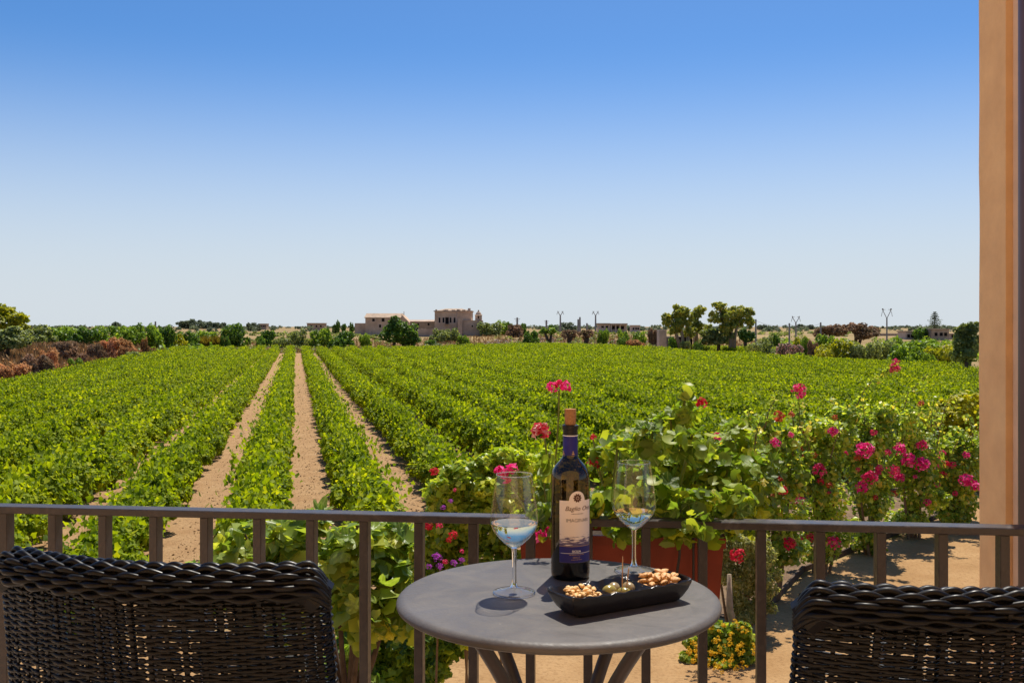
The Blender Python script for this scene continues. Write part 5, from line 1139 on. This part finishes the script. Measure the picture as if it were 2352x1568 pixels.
def lobed_leaf(name, mat, lobes, depth, cup, seed, n=30, notch=True, length=1.0):
    r0 = random.Random(seed); rim = []; 
    for i in range(n + 1):
        a = -math.pi * .93 + 2 * math.pi * .93 * i / n              # 0 = tip; opening at the stalk
        lob = abs(math.cos(a * lobes / 2 / .93 * .5 * 2)); rad = (1 - depth + depth * lob) * (1 + .05 * math.sin(a * 23) + r0.uniform(-.04, .04)); rad *= .5 * (1 + (length - 1) * max(0, math.cos(a)))
        z = cup * (rad * 2) ** 2 * .35 + .06 * math.sin(a * lobes + 1) + r0.uniform(-.015, .015); rim.append((math.sin(a) * rad, math.cos(a) * rad, z))
    mid = [(x * .5, y * .5, z * .35 - .01 * (i % 2)) for i, (x, y, z) in enumerate(rim)]
    v = [(0, -.02, -.02)] + mid + rim; k = n + 1; f = []
    for i in range(n): f.append((0, 1 + i + 1, 1 + i)); f.append((1 + i, 1 + i + 1, 1 + k + i + 1, 1 + k + i))
    b = MB(); b.add(v, f); return b.mesh(name, mat, True)
def place_leaves(parent, pts, nrm, sizes, meshes, name='leaf'):
    for p, n_, s_ in zip(pts, nrm, sizes):
        n_ = Vector(n_).normalized(); o = obj(name, random.choice(meshes), parent); o.location = p; o.scale = (s_, s_, s_)
        o.rotation_euler = (n_.to_track_quat('Z', 'Y').to_matrix() @ Matrix.Rotation(random.uniform(0, 6.28), 3, 'Z')).to_euler()
FIGL = [lobed_leaf('leaf', M['fig'], 5, .52, .5, k, 26, length=1.5) for k in range(5)] + [lobed_leaf('leaf', M['fig'], 3, .45, -.5, 9 + k, 22, length=1.6) for k in range(3)]
FIGB = [(560,1290,86,86,.2),(680,1255,78,70,.1),(640,1400,90,90,0),(720,1200,34,36,.3),(820,1270,74,80,-.2),(905,1245,60,62,.1),(835,1400,66,84,-.4),(915,1385,58,86,-.2),(770,1330,70,80,0),(930,1310,50,60,0)]
Zf = 7.5; O = Vector((PX(800, Zf), Zf, 0)); r = empty('fig_tree', O, 0, 'fig tree with large lobed leaves behind the railing left of the table', 'tree')
bl = shift(pxb(FIGB, Zf), O); p, nn = blob_points(bl, 300, .6, .6, 1.1, .6); nn[:, 1] -= .15
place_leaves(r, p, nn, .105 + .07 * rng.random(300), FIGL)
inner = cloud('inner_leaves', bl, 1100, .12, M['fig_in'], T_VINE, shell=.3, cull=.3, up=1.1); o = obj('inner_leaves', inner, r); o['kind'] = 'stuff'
MB().tube([(0, 0, 0), (.05, .05, .8), (0, 0, 1.4)], [.05, .045, .035], 9).build('trunk', M['wood'], r)
for b_ in bl:
    e = Vector(b_[:3]) + Vector((0, 0, b_[5] * .8)); MB().tube([(0, 0, 1.3), Vector((0, 0, 1.35)).lerp(e, .5) + Vector((0, 0, -.1)), e], [.028, .02, .009], 7).build('branch', M['wood'], r)

# ------------------------------------------------------------------ planter and geranium on the railing
M['terracotta'] = plain('terracotta_plastic', (.23, .036, .013), .5, .3, var=.12, vscale=14)
M['pot_soil'] = plain('potting_soil', (.05, .035, .025), .95, .1, var=.4, vscale=60)
Zp = 2.52; px0, px1 = PX(1200, Zp), PX(1652, Zp); ztop, zbot = PZ(1216, Zp), PZ(1216, Zp) - .175; ctr = Vector(((px0 + px1) / 2, Zp, zbot))
r = empty('planter_box', ctr, ryaw, 'long red terracotta planter box hung outside the railing', 'planter'); hl = (px1 - px0) / 2; h = ztop - zbot
def trough(b, hl, hw, h, t, taper):
    o_b = [(-hl*taper, -hw*.75, 0), (hl*taper, -hw*.75, 0), (hl*taper, hw*.75, 0), (-hl*taper, hw*.75, 0)]; o_t = [(-hl, -hw, h), (hl, -hw, h), (hl, hw, h), (-hl, hw, h)]
    i_t = [(-hl+t, -hw+t, h), (hl-t, -hw+t, h), (hl-t, hw-t, h), (-hl+t, hw-t, h)]; i_b = [(x*.97, y*.94, h-.05) for x, y, z in i_t]
    b.add(o_b + o_t + i_t + i_b, [(3,2,1,0)] + [(k, (k+1)%4, 4+(k+1)%4, 4+k) for k in range(4)] + [(4+k, 4+(k+1)%4, 8+(k+1)%4, 8+k) for k in range(4)] + [(8+k, 8+(k+1)%4, 12+(k+1)%4, 12+k) for k in range(4)])
b = MB(); trough(b, hl, .085, h, .006, .955); b.build('box', M['terracotta'], r)
b = MB(); hw = .089
for (x0, x1, y0, y1) in ((-hl-.004, hl+.004, -hw, -hw+.008), (-hl-.004, hl+.004, hw-.008, hw), (-hl-.004, -hl+.004, -hw+.008, hw-.008), (hl-.004, hl+.004, -hw+.008, hw-.008)): b.box(x0, x1, y0, y1, h-.022, h+.002)
b.build('rim', M['terracotta'], r)
MB().box(-hl*.96, hl*.96, -.076, .076, h-.06, h-.018).build('soil', M['pot_soil'], r)
for x in (-hl*.62, hl*.52):                                                            # iron hangers
    MB().tube([(x+.012, -.175, h+.10), (x+.012, -.13, h+.10), (x+.012, -.096, h+.06), (x+.012, -.0955, h-.04), (x-.006, -.088, .012), (x-.006, .0, -.006), (x-.006, .075, -.006)], .0035, 6).build('hanger', M['iron'], r)
    MB().tube([(x+.045, -.0955, h+.02), (x+.045, -.0955, .05), (x+.03, -.09, .02)], .003, 6).build('hanger_rod', M['iron'], r)
GB = [(1420,1130,62,60),(1500,1070,74,66),(1480,1180,64,50,-.06),(1580,1040,74,70),(1600,1125,84,70),(1680,1090,74,72),(1722,1130,62,66,.05),(1640,1175,66,46,-.05),(1765,1085,36,56,.1),(1578,905,22,24,.05),(1570,955,30,30,.05),(1430,1010,36,40,.05),(1390,1060,34,44),(1610,1200,32,30,-.28),(1400,1190,40,36,-.1),(1530,1200,60,26,-.18),(1700,1195,50,40,.05),(1250,1215,36,22,-.08),(1255,1140,30,50),(1540,985,44,40,.05),(1690,1010,40,40,.1),(1500,1130,60,40,-.16),(1400,1150,46,40,-.2),(1600,1150,60,40,-.2),(1330,1180,40,30,-.2),(1690,1150,50,40,-.16),(1240,1190,34,26,-.2),(1500,1010,50,34,-.27),(1420,1030,34,34,-.27),(1590,1020,50,34,-.27),(1262,1070,16,50,-.24),(1290,1130,24,40,-.22),(1445,1228,42,22,-.19),(1565,1228,52,22,-.2),(1300,1226,40,20,-.14),(1640,1235,24,20,-.16)]
Og = Vector((ctr.x, ctr.y, zbot + h - .03)); r = empty('geranium', Og, 0, 'sprawling ivy geranium with scalloped yellow green leaves filling the red planter', 'geranium')
bl = shift(pxb(GB, 2.5, deep=1.0), Og); bl = [b_[:4] + (min(b_[4], .12),) + b_[5:] for b_ in bl]
GLV = [lobed_leaf('leaf', M['ger'], 5, .16, .55, 30 + k, 30) for k in range(5)] + [lobed_leaf('leaf', M['ger'], 5, .20, -.35, 40 + k, 30) for k in range(3)]
p, nn = blob_points(bl, 300, .55, .55, .8, .6); nn[:, 1] -= .35
place_leaves(r, p, nn, .030 + .026 * rng.random(300), GLV)
o = obj('inner_leaves', cloud('inner_leaves', bl, 1100, .032, M['ger_in'], T_ROUND, shell=.3, cull=.2, up=.9), r); o['kind'] = 'stuff'
for b_ in bl:
    e = Vector(b_[:3]) + Vector((0, 0, b_[5] * .6)); s0 = Vector((max(-.2, min(.2, e.x * .7)), random.uniform(-.04, .04), -.02)); MB().tube([s0, s0.lerp(e, .5) + Vector((random.uniform(-.03, .03), 0, .02)), e], [.0055, .0045, .0028], 6).build('stem', M['stem'], r)
def gflower(x, y, Z, rp, kd, n, petal, stalk=None, name='flower_head', seed=0):
    flower(r, Og, x, y, Z, rp, kd, n, petal, seed, name)
    if stalk: MB().tube([P(a, c, Z + .005 + (2.47 - Z) * k / (len(stalk) - 1)) - Og for k, (a, c) in enumerate(stalk)], .0022, 6).build('flower_stalk', M['stem'], r)
gflower(1268, 890, 2.27, 14, 'hot', 30, .8, [(1284, 895), (1283, 960), (1278, 1030), (1272, 1120), (1262, 1210)]); gflower(1298, 887, 2.27, 14, 'hot', 30, .8, seed=1); gflower(1283, 884, 2.27, 12, 'pink', 24, .8)
gflower(1243, 990, 2.27, 22, 'rose', 60, .6, [(1250, 1000), (1258, 1060), (1250, 1120), (1262, 1200)], 'rose_bloom')
gflower(1362, 1003, 2.5, 8, 'red', 18, .8, [(1362, 1008), (1372, 1060), (1385, 1110)]); gflower(1364, 1062, 2.48, 15, 'red', 34, .7, [(1368, 1070), (1390, 1120)])
gflower(1613, 925, 2.5, 13, 'red', 26, .8); gflower(1150, 1082, 2.5, 14, 'hot', 16, 1.1, [(1160, 1090), (1200, 1160), (1225, 1215)]); gflower(1172, 1078, 2.5, 15, 'hot', 16, 1.1, seed=1); gflower(1163, 1098, 2.49, 12, 'pink', 14, 1.1)
gflower(1250, 1218, 2.38, 15, 'hot', 12, 1.2); gflower(1222, 1240, 2.37, 14, 'hot', 14, 1.1, seed=1); gflower(1228, 1228, 2.38, 11, 'hot', 12, 1.1)
